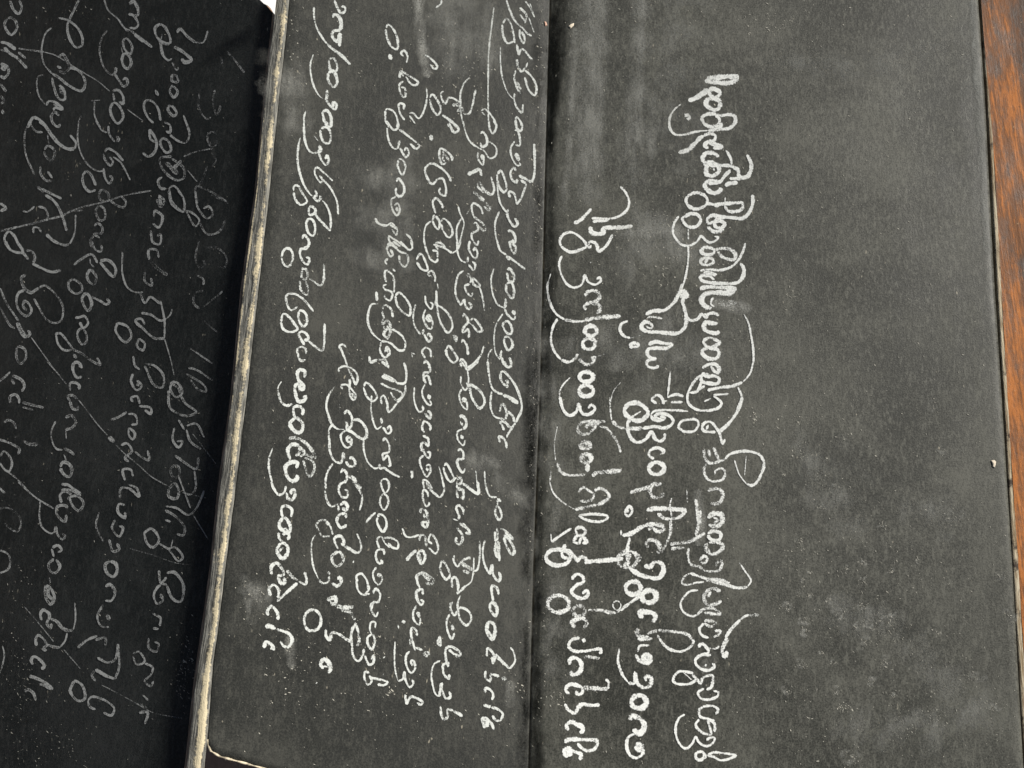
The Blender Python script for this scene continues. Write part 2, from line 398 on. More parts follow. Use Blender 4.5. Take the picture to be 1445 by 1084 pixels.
# ------------------------------------------------------------------ chalk letter traces (page grid units)
STROKES_RIGHT = [
("third", 900, 80, """
9 580,200 640,180 720,172 860,165
8 860,175 800,215 720,222 640,215 570,200
8 430,372 490,350 560,305 600,275
7 600,280 660,275 700,310 660,350 600,360 580,400 620,440 670,450 700,410 690,370 640,350 610,310 600,280
8 400,510 420,490 440,520 415,525
4t 370,400 310,450 270,530 275,610 320,660 400,660 500,635 600,625
6 600,625 700,615 790,600 830,550 820,500 770,490 700,500 640,485 580,490 545,520 570,570 630,595 690,570 690,520 660,495
6 640,600 690,600 720,560
8 345,812 420,795 480,740 530,690 560,670
6 560,670 620,650 660,670 650,710 600,720 570,750 600,780
7 600,720 650,740 710,765 640,775
7 690,850 650,820 590,815 555,850 560,890 600,895 650,890
6 560,920 600,895 690,920 780,925 850,960 860,1010 900,1030 950,990 965,920 930,830
4t 750,790 790,860 800,920
8 600,900 580,960 590,1000 640,1010 690,970 680,920 630,920 600,900
6 640,960 655,950
6 790,960 740,1010 700,1060 600,1075
"""),
("third", 900, 240, """
7 690,100 600,90 570,130 600,170 650,195 710,165 690,150
6 960,40 920,60 850,70 780,70
6 740,130 780,115 850,105
6 600,250 560,210 500,190 440,210 410,250 430,300 490,330 560,310 590,280 590,240
6 590,285 660,290 740,285 820,280 890,280 885,330 810,355 760,340 740,300
2 740,285 745,230
5 600,275 690,310
6 975,210 975,290 940,370 890,410 800,405 700,395 630,385 590,420 600,450 650,440 700,430 740,460 710,490 660,480 660,430 700,410
7 600,490 640,520 700,520 730,490
6 590,480 620,505
6 390,400 450,370 510,380 535,420 510,470 450,485 395,450 380,410 400,390
4 350,390 310,450 300,530 330,590 380,635 440,640 500,610 540,560 570,590 610,615 660,600 685,570 650,565
3g 430,490 430,590
3.5 430,640 430,740 415,860 390,960 340,1060 320,1084
6 540,690 560,660 610,660 650,680 640,710 590,720 545,700 530,670
6 600,740 540,760 540,790 580,805 640,790 640,760 600,745 570,790
6 650,680 720,665 800,680 830,720 820,760 760,755 710,730 680,690
4.5 915,620 890,700 850,770 790,825 700,850 600,845 530,855
6 560,870 620,870 660,890 600,880 530,910 550,940 640,960 760,965 850,955 895,900 900,840 870,790
5 560,900 610,900 650,935
6 530,1015 560,995 700,998 830,1010 760,1035 650,1040 560,1060
"""),
("third", 900, 400, """
8 830,55 780,85 650,80 560,100 540,150 580,200 630,210
4 530,55 600,38 720,38 830,45
4 640,120 620,170 650,200
16f 640,160 760,175 850,180
6 380,0 350,90 290,180 220,230 130,235 65,265
9 350,90 390,70 420,110 390,110 360,90
4g 80,290 130,285 210,300
6 130,370 110,345 70,325 35,350 35,385 90,410 180,415 280,425 350,420 400,370 410,290 395,210 380,150 400,130
4 70,360 100,380 130,375
5 410,280 440,310 490,310 520,290 540,260 580,290 600,260 650,255 690,275
6 520,260 560,270 600,270
7 680,340 620,340 580,330 560,380 620,420 680,420 680,400
6 550,490 600,465 660,480 695,500 660,530 600,545 560,510 550,490
6 600,550 550,570 550,600 600,640 660,640 690,600 670,560 600,550
6 545,720 600,690 660,690 690,730 680,760 640,740 620,700
6 600,770 540,790 540,830 600,850 680,850 690,810 650,790 580,790 545,760
3.6t 900,260 940,340 960,430 980,560 980,660 950,770 890,840
5 890,840 800,875 700,885 590,910
3.5 850,880 880,960 870,1030 845,1084
4.5 560,770 500,810 440,900 420,960 430,1020 490,1070 560,1084 680,1060 710,1020 660,970 640,960
4 540,830 500,920 440,930
3.5 560,1005 620,980
3.5 640,950 700,945 770,940
3t 275,750 265,850 250,970
5 110,990 160,950 200,970 220,1030
5 110,990 160,1025
5 250,970 320,945 390,960
5 280,1010 380,1010
4 200,1000 250,1000
6 90,520 150,495 220,510 290,520 240,550 150,550 90,560 80,600 120,640 160,640
6 160,640 80,660 80,700 140,720 180,700
4 570,870 500,915
"""),
("third", 900, 560, """
4.5 380,290 345,260 370,210 440,195 500,200 515,235 480,290 420,300 370,290
3.5g 350,240 362,292
5 540,260 570,220 620,215 660,260 690,300 720,400 740,360
5 540,260 560,290 620,300 660,300
4 600,240 580,280
5.5 690,300 760,240 830,150 870,60 890,0
6g 560,440 570,520 600,560 660,560 740,530
6g 600,450 610,510
6g 640,430 690,540
5 740,530 780,490 870,465 960,468 1040,500 1070,570 1050,650 1000,735 960,755 920,740
2 920,740 860,660 820,540
1.5g 920,500 905,670
6g 1075,580 1050,640
5g 580,570 560,630 590,700 650,720 720,700 740,640 710,610 660,630 650,660
8g 590,800 640,780 700,790 720,840 690,900 610,910
8g 590,1030 640,990 710,1000 720,1060 690,1084
6g 490,870 500,960 515,1084
3g 415,790 420,900
"""),
("third", 900, 720, """
6g 510,0 515,100 490,220
5g 530,0 530,120
8g 600,60 660,30 710,60 700,120 640,140 600,120
5g 640,60 680,90 640,110
6 590,200 640,180 700,200 690,250 620,250 590,210
7g 590,280 570,320 620,375 690,350 720,300 660,270 600,275
5g 570,310 610,360
7g 270,290 350,280 440,265 520,225 570,195
6g 280,330 340,320 400,325
5g 430,320 425,400 450,460 520,480 570,515 630,520 690,510 720,440
8g 720,430 670,445 660,480
6g 520,430 560,390 590,410 560,450 530,440
3t 860,445 910,520 960,600 930,650
5 930,655 850,660 760,640 680,600 560,575 440,535
4g 440,535 390,570 375,620 420,635 500,615 560,610
7g 570,590 650,610 740,630 800,650
5g 600,580 700,590 780,620
8g 700,690 640,665 580,690 560,750 590,800 650,800 710,770
6g 620,690 590,740
4 510,680 440,690 380,750 360,800 390,870 460,900 500,890
6g 500,890 560,840 640,835 700,880 640,880 560,870
6g 560,940 620,940 660,960 620,990 560,960
5 560,960 520,1010 540,1060 600,1084
6g 640,1075 680,1060 700,1030 650,1020
6 740,1084 800,1000 870,930
4t 870,930 900,905 945,888
6f 940,890 1030,890
"""),
("third", 900, 900, """
5 510,80 540,50 580,80 600,120 560,145
5 620,150 560,140 490,180 490,220 540,265 600,275 650,240 630,215
4 565,235 585,230
5g 600,90 660,90 690,70
8g 760,0 730,60 715,120 740,160 755,110
5 470,300 420,290 350,285 300,340 310,380 390,395 450,385 490,350 460,310
2g 380,290 460,360
5 490,340 530,385 550,340 630,320 635,370 620,420 580,440
4.5 560,430 510,465 530,510 600,525 680,490 680,460 640,450
4.5 660,650 680,610 640,580 570,580 520,610 530,670 600,690 650,730 650,800
5 520,690 490,740 540,800 620,820 610,760 590,690
5g 640,690 660,780
4 400,650 350,680 320,760 330,850 370,920 410,940 460,900 490,840 520,890 580,920 640,890 650,850 610,850 580,870
6 500,970 490,1010 520,1040 570,1010 550,970 500,970
4 590,1000 640,975 720,980 830,1000 770,1030 700,1040 640,1010 590,1000
"""),
("first", 740, 240, """
4 815,140 860,190 890,270 870,340 800,395 720,415 570,410
6 580,440 640,430 720,420
6 420,455 470,430 570,330
8 560,480 570,530 620,545 670,530 660,490
7 660,490 760,490 860,485 920,475
5 310,650 300,600 330,550 390,530 460,560 510,610 550,660 570,640
5 310,650 380,695 460,685 530,650 560,610 610,630 630,690 690,650 750,550
4 320,730 295,790 310,880 360,970 420,1000 480,980 510,910 515,890 540,950 600,975 650,940 640,915 610,930
6 505,890 520,930
4 560,785 565,790
2.5f 570,810 580,830
2g 225,880 205,940 195,1060
"""),
("first", 740, 400, """
7g 515,110 540,70 600,65 640,100 620,145 560,165 510,190 520,230
8g 570,165 640,190 640,230 610,255
4 205,-20 195,30 220,170 270,260 340,310
6g 340,310 430,325 520,320
8g 510,315 600,295 720,285 820,280
7o 565,405 52,45
7o 548,515 55,50
4 280,300 240,380 225,480 250,570 310,650
6g 310,650 370,670 430,640 450,600
6g 460,640 520,690 570,680 600,630 560,640
8 445,600 450,618
4f 600,630 690,600
7o 525,795 60,45
7o 525,912 62,50
3 390,800 330,860 300,920 300,1000 325,1084
5 880,320 830,340 810,390 850,450 900,465
2f 900,465 990,440
6o 935,525 35,18
"""),
("second", 740, 400, """
2g 820,840 760,910 735,990 725,1084
"""),
("first", 740, 560, """
5 300,0 330,110 380,160 440,130 460,60 490,140 550,150 600,100 570,70 540,100
8 465,60 465,120
7g 690,215 600,210 500,215 460,250 460,300 500,320 560,300 600,250 540,240 520,270
8g 540,230 640,225
6g 640,250 700,270 760,340 800,410 815,475
8go 515,415 46,31
6fo 515,415 20,14
8go 525,525 46,38
6fo 525,525 20,18
7 535,570 535,640
2g 280,250 255,400 265,540
6g 280,560 310,640 370,665 520,660
9g 580,680 600,650 700,640 825,625
6g 455,810 500,770 550,800 590,830 560,880 470,885
5g 540,895 480,890
6g 590,800 640,780 700,810 720,850 660,900 540,935 430,958
3.5g 430,958 330,900 250,820 220,740 225,630
5 460,1010 530,1000 640,1000 710,1020 670,1055 590,1060 510,1040 460,1010
"""),
("second", 740, 560, """
3g 725,0 730,110 740,200
3 990,125 930,160
6 930,160 880,220 880,290 910,360 960,390 1030,360 1080,300 1110,360 1150,380 1190,350 1190,310
7 905,190 860,150 850,110 890,60 960,55 1020,90 1050,140 1010,190 950,205 905,190
4t 1070,155 1100,125 1160,115 1250,115 1390,125
6 1190,180 1140,190 1110,165 1140,145 1200,150 1250,180 1260,220 1200,265 1100,255 1000,270
7g 1000,270 900,270 800,255 745,205
6 1075,155 1090,190 1150,205 1190,180 1150,165
6 1195,470 1130,435 1065,460 1060,500 1100,530
4 1195,470 1150,490
7o 1120,610 70,52
8g 895,815 960,795 1070,765
8g 1165,740 1090,750 1065,790 1090,850 1140,860 1185,820
8 1035,965 1110,950 1250,955 1375,965
6 1375,965 1320,1020 1240,1040 1180,1030 1130,990
3.5g 1250,860 1235,920 1255,1040
5 850,990 890,930 915,970 880,1015 850,990
4 875,985 885,960
"""),
("first", 740, 720, """
5 230,270 300,220 400,155
2 230,270 225,200
6 430,160 480,145 520,180 490,215 450,215 420,270 460,280 490,230 530,270 490,280
4 430,160 450,210
7o 285,400 108,72
6 350,290 320,350 330,400 400,400 390,350 350,340
6 400,370 430,400 450,430 480,400 520,410 520,460
7 520,440 640,430 760,420 840,410
6 400,590 440,545 490,560 500,610 440,640 400,690 430,730 490,750 540,720 530,680 490,710
8go 290,795 95,75
8go 465,860 52,45
8g 430,1000 400,950 440,930 500,920 530,970 500,1000
7g 540,850 640,850 760,870 810,850
6 810,850 880,800 980,730
3go 785,810 35,40
"""),
("second", 740, 720, """
6go 870,420 88,75
5g 800,440 830,380 900,380 850,470 900,440
6g 895,230 875,330 880,480
7g 930,350 980,410 940,450
8 1015,470 1070,480 1100,445 1160,450 1180,510 1140,575 1050,570 960,540 890,490
8 830,215 900,200 1000,140 1100,110
3 820,215 820,170
8g 1050,170 1100,120 1170,140 1180,170 1130,180 1090,150
6g 1240,80 1240,180 1210,270 1150,360 1120,350
8g 1050,320 1030,280 1080,250 1140,290 1150,350
8o 925,660 68,58
9o 1060,735 62,55
9 1000,920 980,865 1040,865 1100,880 1110,920 1080,945
8g 960,1000 960,1060 1000,1080 1060,1080
6g 1040,1050 1120,1025 1260,1030 1390,1060 1420,1100
"""),
("second", 900, 900, """
5 165,-25 180,0 220,60 290,105 370,115 440,80 470,40 460,10
"""),
("first", 740, 900, """
7 510,5 500,40
6 470,0 400,20 375,70 410,110 500,115 650,100 640,140
7g 500,165 560,165 640,175
7 385,230 385,190 430,170 480,210 480,270 440,310 400,310 400,280
6 380,480 350,440 380,400 430,400 490,430 490,470 450,480 440,450
8g 480,425 600,430 710,435
5 710,435 715,380 690,350
7 345,560 370,610 430,640 460,590 490,565 560,575 640,570
7 370,790 360,740 400,715 440,735 490,760 490,800 465,800
7 340,890 380,865 480,865 600,870 630,885
5.5 630,885 600,940 540,960 490,940 450,895
10 360,1020 345,960 380,950 380,1010
7 380,950 430,970 480,990 470,1040
"""),
("second", 740, 900, """
8g 960,8 1085,8
5g 960,120 980,70 1060,65
6 945,140 970,190 1030,220
8o 1040,175 32,36
8o 1040,175 10,12
4t 805,90 795,200 830,310 880,380
7 880,380 930,385 940,300 950,370 1000,420 1060,410 1075,340 1030,330 1030,370
9o 970,545 67,57
9 910,700 905,670 960,675 1010,720 1010,780 970,810 920,775
5.5 940,810 880,850 870,930 900,1000 950,1020 1000,990 1010,940
9o 972,930 24,26
8o 972,930 6,8
"""),
("stray", 830, 165, """
1.5f 40,40 60,20 110,45 70,60 90,105
"""),
]
STROKES_MIDDLE = [
("stray", 560, 0, """
3.5 385,-10 370,40 330,65
"""),
("first", 380, 0, """
5 555,0 575,60 610,110 640,100 640,60 610,55
6.5 540,150 550,125 590,140 610,200 600,250 545,265 535,310 580,350 600,290 600,350 595,395
3.5 380,60 380,130 400,230 450,320 490,370
6 490,370 530,410 600,460 690,550
5 510,500 540,490 575,550 570,600 530,610 510,560 505,510
5.5 500,620 500,680 545,740 575,710 570,650 540,600 500,620
3t 375,460 350,540 355,640 385,750 430,820 460,840
6.5 490,760 485,840 470,840
5.5 485,850 520,900 560,930 570,880 540,870 545,910
5.5 450,950 490,940 525,1000 520,1070
5.5 450,950 470,1030 500,1060
3t 310,940 295,1000 295,1084
"""),
("first", 380, 170, """
5 470,0 490,45 525,50 530,0
5 440,70 475,55 515,90 510,190 470,190 440,140 435,80
4.5 295,-10 295,80 305,180 340,260 380,280 410,270
8 425,210 435,245 410,280
5 420,280 445,340 480,375 505,350 490,300 475,330
2 380,130 415,175
4t 265,145 250,200 240,330 260,450 300,560 350,630 380,650
6 390,590 400,640 380,650 410,685 440,660 425,640
4 540,515 480,460 400,400 385,440 410,500 440,530 450,500 425,470
4 450,500 500,550 540,610 575,690 585,800
4.5 205,600 210,560 240,555 280,620 320,690 270,720 225,680 205,610
4t 450,680 490,730 520,820 520,940
5 520,940 470,890 400,810 385,770
5 335,740 360,730 395,770 370,800 340,800 335,740
5 340,830 315,870 335,960 370,980 390,920 370,850 340,830
5 280,1010 295,975 335,1020 335,1065 290,1084
"""),
("first", 370, 340, """
5 390,0 395,30 370,70 330,70 320,110 350,180 385,200 400,150 370,140
5o 215,140 50,80
5.5g 330,240 370,240 385,290 370,330 335,310 340,250
5g 320,340 330,420 380,460 390,420 370,340
4.5 400,320 440,345 495,380 520,340 525,190
4.5 435,600 390,540 330,480 270,450 210,460 205,510 240,590 270,580 300,560
5 310,600 310,670 350,730 380,690 370,620 330,590 310,600
5 160,690 180,620 220,640 270,700 300,750 240,775 180,750 160,690
5 360,885 310,790 340,770 390,810 385,840 355,840
4.5 385,840 440,890 510,930 525,880 530,700
5 370,960 370,920 330,900 300,920 305,970 330,1020 370,1010
"""),
("first", 360, 510, """
5.5 385,-10 405,-5
6 415,140 425,90 380,70 360,100 370,160 410,200 410,235 380,230 380,190 345,200 340,260 370,340 420,330 430,300 405,305
2.5g 225,170 195,220 195,260
5.5g 195,260 220,340 260,375 320,365
6 400,460 405,410 370,380 330,390 330,450 350,490
7 340,480 295,530 345,600 390,600 405,540 370,490 340,480
8g 285,655 340,650 410,680 470,740 505,800 510,830
6g 390,740 430,790 500,820
7 295,830 280,750 310,710 370,720 370,790 340,800
5g 380,720 420,780 380,810
6g 410,840 430,920 465,980 500,930 500,870 460,830 420,820
7 350,910 360,860 310,860 260,890 275,980 320,1020 360,990 350,965
4t 150,735 120,830 120,930 140,1010 160,1084
6g 300,860 290,800
6 265,1060 250,1084
"""),
("first", 350, 680, """
4.5 195,0 220,60 260,110 300,100 325,40
6 325,90 340,140 370,155 400,110 390,65 365,80 370,110
5.5 365,300 375,240 330,205 290,215 285,270 300,300
6 300,300 265,360 280,400 340,440 360,390 330,320 300,300
7 290,430 320,400 330,430 290,445
5.5 260,430 270,490 300,510
6 335,420 350,460 335,495
7 280,520 245,580 290,650 330,620 335,550 300,520 280,520
5g 300,560 260,590
7 200,790 200,720 240,690 290,740 300,790 260,800 280,860 310,860 310,810
7g 330,750 380,810 430,845
5 430,845 490,870 495,820 480,765
6 420,860 340,930 245,1015
6 190,970 180,900 220,875 260,920 255,990
"""),
("first", 350, 820, """
7 170,295 165,250 200,215 250,270 255,330
9 145,385 185,385 235,405
6 240,410 310,430 365,465 375,510 340,560 300,550 275,510
8 135,570 150,520 200,540 220,590
5 190,580 200,570
"""),
("second", 370, 340, """
4 660,920 660,890 690,880 710,905
4 660,900 690,970 720,1050
2f 710,910 740,960 800,1060
4 655,1080 690,1065 760,1080
"""),
("second", 360, 510, """
4 710,90 715,60 750,40 820,60 865,110 870,160 855,205
4 770,0 790,60 820,120 855,205
4 800,150 805,190 790,210
4 740,240 735,205 780,200 820,240 855,290 840,330 815,310 800,250 810,150
5g 820,270 845,310
4t 675,215 625,290 605,370 620,450 650,530 700,575 760,580
5.5 755,450 780,420 815,460 825,510 810,560 780,570 780,530 765,510
5.5 835,500 880,500 930,550 950,620 920,660 870,640 820,600 770,580
4 770,590 730,620 740,690 780,735 815,720
6 815,720 815,660 790,640 780,670 805,690
4.5 655,540 630,580 630,680 640,780 680,850 730,860 750,780 760,830
6 770,850 800,890 840,890 850,860 820,815 800,830
4.5g 660,870 620,930 600,1000 600,1084
5 725,950 745,920 775,950 775,1010 720,1050 710,1084
8g 790,980 830,990 860,1030
6g 860,1030 900,1084
2 920,650 965,650
2f 715,280 720,500
1.5f 480,680 540,680
1.5f 660,695 720,690
"""),
("second", 350, 680, """
4.5g 655,0 655,90 680,180 710,210 770,185
4.5 840,0 780,20 770,70 800,130 840,130 845,80 820,65
6g 890,0 940,60 970,120
4 970,120 965,180 945,245
7 780,200 820,175 845,210 830,240 800,220
5.5 770,250 765,200
6 830,310 830,275 780,280 755,330 790,390 840,370
8g 810,390 840,365
4.5g 600,410 580,370 610,330 660,330 700,380 720,450
4.5g 600,410 630,460 700,460
7g 660,340 690,370
3t 575,445 545,500 540,620 555,720 600,830
5g 600,830 630,860 680,850 690,800
8g 685,760 690,790
7 710,860 760,885 790,850 780,810 760,830
5.5 740,530 735,480 780,460 810,490 810,540 790,520
3 740,520 765,570
6g 765,590 710,640 750,720 810,670 785,600 765,590
6 820,545 870,575 930,610
4 930,610 960,570 950,500 925,440
3.5 890,690 900,670
"""),
("second", 350, 820, """
9g 670,160 740,140 745,190 700,195
5 700,170 720,200
9g 740,200 780,220 860,225 900,215
8g 790,240 860,260 910,330
6g 910,350 935,430 945,500 925,560
5.5o 550,335 75,95
6.5 660,410 665,470 695,500 715,440 770,450 830,490 885,520
5 890,380 875,470 885,560
8 640,745 615,700 650,665 690,700 700,750 680,780
4 640,720 680,730
4t 915,350 880,440 875,540
"""),
("third", 350, 820, """
4.5 885,560 895,640 935,680 970,640 985,575
4.5 990,630 1030,710 1065,690 1065,630 1045,665
4 1015,30 1030,60 990,120
4 1065,110 1070,75 1110,85 1120,140 1100,185
4 1090,180 1050,190 1045,240 1085,300 1105,260
4 1080,400 1080,350 1045,350 1035,400 1050,450
4.5 1050,450 1015,480 1020,540 1050,580 1075,530 1065,460 1050,450
4.5 1030,780 995,770 990,830 1020,880 1050,850 1030,800
4.5 1030,820 1090,830 1140,840 1185,860 1150,885 1100,875
2.5f 1090,790 1140,830 1150,780
2.5f 1100,580 1120,530
2.5g 1145,655 1165,640
2.5g 575,870 590,860
"""),
("third", 380, 0, """
4.5 990,240 1010,210 1060,260 1090,340 1085,420 1040,400 1000,320 988,250
7 1020,460 1035,510
4.5 1140,480 1120,450 1145,430 1175,480 1165,535
4 1115,600 1180,640 1265,700 1240,725 1200,710 1160,650
4 1115,600 1105,660 1120,620 1140,650
4.5 1140,690 1105,720 1130,820 1155,820 1150,750 1120,740
4.5 1140,930 1145,890 1105,880 1110,960 1150,1020
4 1005,920 1060,950 1090,1030 1080,1084
4 985,940 990,1030 1020,1084
4 1190,960 1220,960 1270,1005 1310,950 1340,820 1335,750
4 1190,980 1240,1050
4 985,940 1005,920
"""),
("third", 380, 170, """
4 995,0 1060,80 1095,60 1090,0
4 1000,60 1010,150 1040,220 1080,240 1100,170
5 1110,170 1090,240
4.5 1110,230 1160,310 1185,280 1165,230 1145,260
4.5 1105,75 1190,140 1275,215 1250,240 1195,195
4.5 1100,330 1090,380 1130,460 1155,410 1140,340 1100,320
5 1080,520 1095,490 1145,560 1140,620 1100,645 1075,610 1080,570
4 1080,640 1040,670 1045,750 1085,805 1110,760 1090,700 1060,720
6 1085,730 1085,770
4 900,825 920,865 990,890 1040,865
4 1040,865 1085,920 1080,970 1040,920
4 1085,920 1020,880
4 1010,975 1080,1020 1170,1084
4 1010,985 1030,1040 1090,1084
3.5t 1160,960 1200,1000 1220,1084
4 1000,1050 1040,1040 1070,1084
"""),
("third", 370, 340, """
4.5 1110,0 1180,50
4.5 1170,0 1250,75 1275,60 1260,0
5 1080,30 1060,60 1090,130 1110,120 1090,70
4.5 1060,30 1110,40 1170,90 1225,110 1240,170 1210,220 1170,180 1165,120
5 1070,150 1045,170 1060,200
5 1110,235 1130,260
4.5 1110,340 1115,300 1050,250 1040,290 1055,350
4.5 1060,370 1030,380 1040,410 1105,440 1085,505 1040,480 1045,455
3 1125,320 1120,440
4.5 1130,470 1160,440 1220,490 1260,570 1250,635 1200,610 1150,550 1130,470
6 970,430 975,510
4t 985,535 930,540 900,620 900,700 940,790 1010,850
5g 1110,650 1095,580 1040,545 1020,590 1035,660
6g 1030,660 1020,710 1060,680 1090,730 1050,760 1030,790 1060,830
6g 1060,720 1090,760 1060,840
5g 1035,720 1040,800
4.5 1100,750 1170,790 1215,860 1200,930 1160,930 1090,870 1010,850
4.5 1010,860 1000,930 1040,990 1085,950 1060,900 1040,950
5.5 1050,900 1065,950
6 910,980 920,1030 980,1010
5g 980,1010 1040,1010 1075,1084
4g 1265,950 1300,965
3 1275,990 1270,960
"""),
("third", 360, 510, """
5 970,5 1020,5
6g 1075,0 1100,20 1130,50
7 1075,125 1130,150 1190,170
3.5 1090,105 1195,165 1200,190
4.5 1200,185 1270,185 1285,100 1265,10
4.5 1065,185 1130,220 1220,250 1250,290 1200,330 1150,260
4.5 1280,200 1270,270 1210,350 1135,430 1120,350 1090,290 1070,310 1075,365
4 925,215 940,180 1000,230 1035,310 1000,340 950,300 920,220
3.5 990,290 985,400 1000,500 1035,575 1075,550
6 1070,480 1075,530
4.5 1085,560 1130,615 1155,590 1140,550 1120,580
4.5 1085,680 1100,655 1135,700 1135,770 1085,790 1090,840 1125,800 1145,890 1125,885
3.5 920,650 925,760 960,860 1020,910 1060,900
5 1055,870 1060,910 1100,900
4.5 1090,900 1160,950 1230,985
4 1070,1060 1075,1010 1110,1000 1140,1040 1135,1084
3 1175,650 1195,670
"""),
("third", 350, 680, """
4 1125,0 1140,60 1165,95 1195,60 1190,0
4 1130,120 1120,180 1155,240 1190,180 1180,120 1150,105 1130,120
5 1000,350 1040,300 1085,260
4.5 1100,300 1095,340 1145,425 1175,380 1160,300 1120,275 1100,300
4 1115,565 1095,490 1130,465 1160,520
4.5 1150,480 1200,475 1270,510 1270,565 1230,560 1190,520
4 1160,520 1205,560
4.5 1155,620 1150,580 1100,580 1085,620 1100,680 1130,700
7 1130,660 1140,700
4 1090,725 1060,780 1080,850 1110,875 1140,820 1110,780 1095,800
7 1110,790 1120,815
4.5 930,850 920,800 960,780 1010,840 1020,920
4.5 920,840 935,920 980,960 1035,950
4 1065,940 1085,905 1120,950 1110,1030
4 1105,1030 1070,1020 1045,1084
"""),
("fourth", 560, 0, """
4.5 280,830 300,800 350,860 375,930 345,975 300,920 280,840
4.5 400,775 375,790 400,870 415,880 440,830 490,840 540,880
7g 470,890 520,890 540,920 510,950
5.5g 480,880 555,920 570,970
4 570,970 610,970 640,900 670,760
3.5t 625,650 570,710 540,800 540,880 545,960 570,1084
5 385,975 450,1020 520,1084
4 430,1050 450,1084
4 235,465 280,490 345,570 320,585 280,545
1.5g 250,750 255,800
"""),
("fourth", 560, 170, """
4.5 440,0 490,30 525,80 490,105 460,60 445,20
7 290,120 295,170
4.5 420,360 385,370 360,300 370,240 420,260 470,320 465,345
5g 390,260 440,340
4.5 400,280 390,330 410,350
4.5 460,520 440,470 370,400 290,365 240,410 265,500 300,540 350,495
4.5 350,500 385,490 415,560 410,640 360,610 370,570
4.5 390,750 380,710 330,660 305,690 330,790
4.5 320,800 305,860 350,925 365,870 330,810
4.5 370,860 400,835 460,900 470,970 440,995 395,940 375,880
3.5 290,855 250,890 230,980 240,1084
6 320,1050 370,1040 410,1084
4 325,1060 340,1084
"""),
("fourth", 560, 340, """
4 230,0 255,90 290,160 330,180 350,150
5 345,140 340,90 300,80
5 310,30 400,60 470,105
4 470,105 510,80 545,0
5 330,40 350,80
4.5 165,160 200,110 245,180 260,250 210,240 170,180
4.5 300,310 265,280 295,255 325,310 320,350
2.5g 345,360 350,420
4 240,465 245,520 290,580 305,540 280,520
5 335,490 325,550
4.5 340,545 400,580 460,660 470,740 435,780 380,710 350,620 340,530 335,420
4 245,580 225,640 250,720 290,750 305,690 270,630 250,660 280,690
6 265,640 290,690
4 160,540 140,620 150,720 200,795
6 230,750 215,795
5 230,790 270,855 295,830 270,790 255,810
4.5 290,990 285,930 245,905 215,940 240,1000
4.5 230,1050 240,1015 275,1050 270,1084
5g 475,800 510,820 500,860
5 490,810 490,845
4.5 420,920 440,890 480,940 515,1010 480,1035 430,980 415,920
"""),
("fourth", 540, 510, """
4.5 345,20 370,0 405,60 400,95
4.5 400,95 350,100 350,150 370,190
4.5 345,140 380,120 410,205
3.5 360,195 335,250 350,320 400,375 420,360
8 390,280 400,325
4 400,330 415,365
3.5 270,220 265,310 285,390 310,430 345,420
5 340,375 345,420
5 355,440 400,485 405,440 380,420
5 400,590 405,550 355,510 335,560 350,610
5 340,630 385,660 385,720 355,690 330,700 335,770
5 340,740 365,800 395,825 400,775 375,770
4 350,800 315,830 330,910 375,980 405,930 395,880 365,890
6 375,900 380,935
4.5 350,1084 345,1010 380,1020 420,1084
5 240,930 250,960 245,995
4 255,930 250,990
3t 475,890 500,980 520,1084
4 520,890 540,870 580,940 605,1010 575,1025 530,960 515,900
"""),
("fourth", 530, 680, """
4 400,0 410,60
4.5 430,0 450,50 500,100 545,130 580,80 570,0
5 445,20 480,60
4.5 445,130 440,90 410,70 400,130 430,210 455,190 450,170
5.5g 380,270 385,235 420,240 440,290 415,300 410,270
6g 440,290 445,340 430,390 390,350 440,340
4 225,395 260,465 310,470 370,450
6g 370,500 385,450 415,460 430,550
4.5 480,530 450,500 470,445 510,490 530,570 510,610 450,560
6 260,670 300,620 345,580
6 370,585 360,640 390,695 420,650 405,590 370,585
5g 370,600 385,690
6g 355,840 350,800 400,775 450,800 490,840 480,865 420,860
7g 400,790 460,840
4.5 350,800 355,860 375,900
5.5 400,960 395,915 350,930 350,990 385,1045 405,1020 380,1000
4 345,1050 330,1084
"""),
("fourth", 530, 850, """
4 370,10 400,20 390,0
4 345,30 320,80 325,150 370,190 380,130
9 355,80 370,130
7 235,150 240,180
4 190,190 195,225
5 350,285 345,240 310,215 300,260 310,320
7g 290,310 300,370
5 310,320 335,410
6g 340,380 400,410
9g 410,420 460,445
6g 400,430 440,465
4 290,415 260,450 260,530 300,600 335,560 320,495 300,495 310,540
3t 165,330 160,450 165,570 190,670
4.5 190,670 230,650 245,590 250,650 290,720 320,690 310,655
5 250,780 265,860 280,830 300,800 350,815 400,850 380,870 350,850
"""),
("fifth", 560, 0, """
3.2 825,60 800,260 780,450 775,700 775,900 780,1084
5.5g 715,940 750,925
4 750,925 800,980 840,1050 845,1084
3g 720,950 750,985
"""),
("fifth", 560, 170, """
4 780,0 790,80 815,115 845,50 820,0
3.2 560,0 590,120 630,190 700,240 740,260 790,325 840,300 840,230 780,180
4.5 710,115 730,100 765,160 760,210 720,225 710,190
4 690,270 690,330 730,380 740,310
7 720,290 735,340
7 600,460 650,440 700,420 720,475
6g 680,560 700,530 740,590 800,640
4.5 680,560 700,580 740,620
4 800,640 825,600 800,480
8g 650,605 700,650 740,690
6g 740,690 790,740 780,765 740,730
4.5 730,800 710,740 650,705 635,740 650,820
5g 650,820 710,860 755,920 740,940 700,900
4.5 650,880 670,870 690,930 640,960 635,1000 680,1060 695,1020
5g 670,890 700,900
3.5 550,830 510,910 510,1010 525,1084
3 520,730 540,800 570,870 550,970 520,1084
2g 610,770 590,800
3.5 625,1030 610,1084
"""),
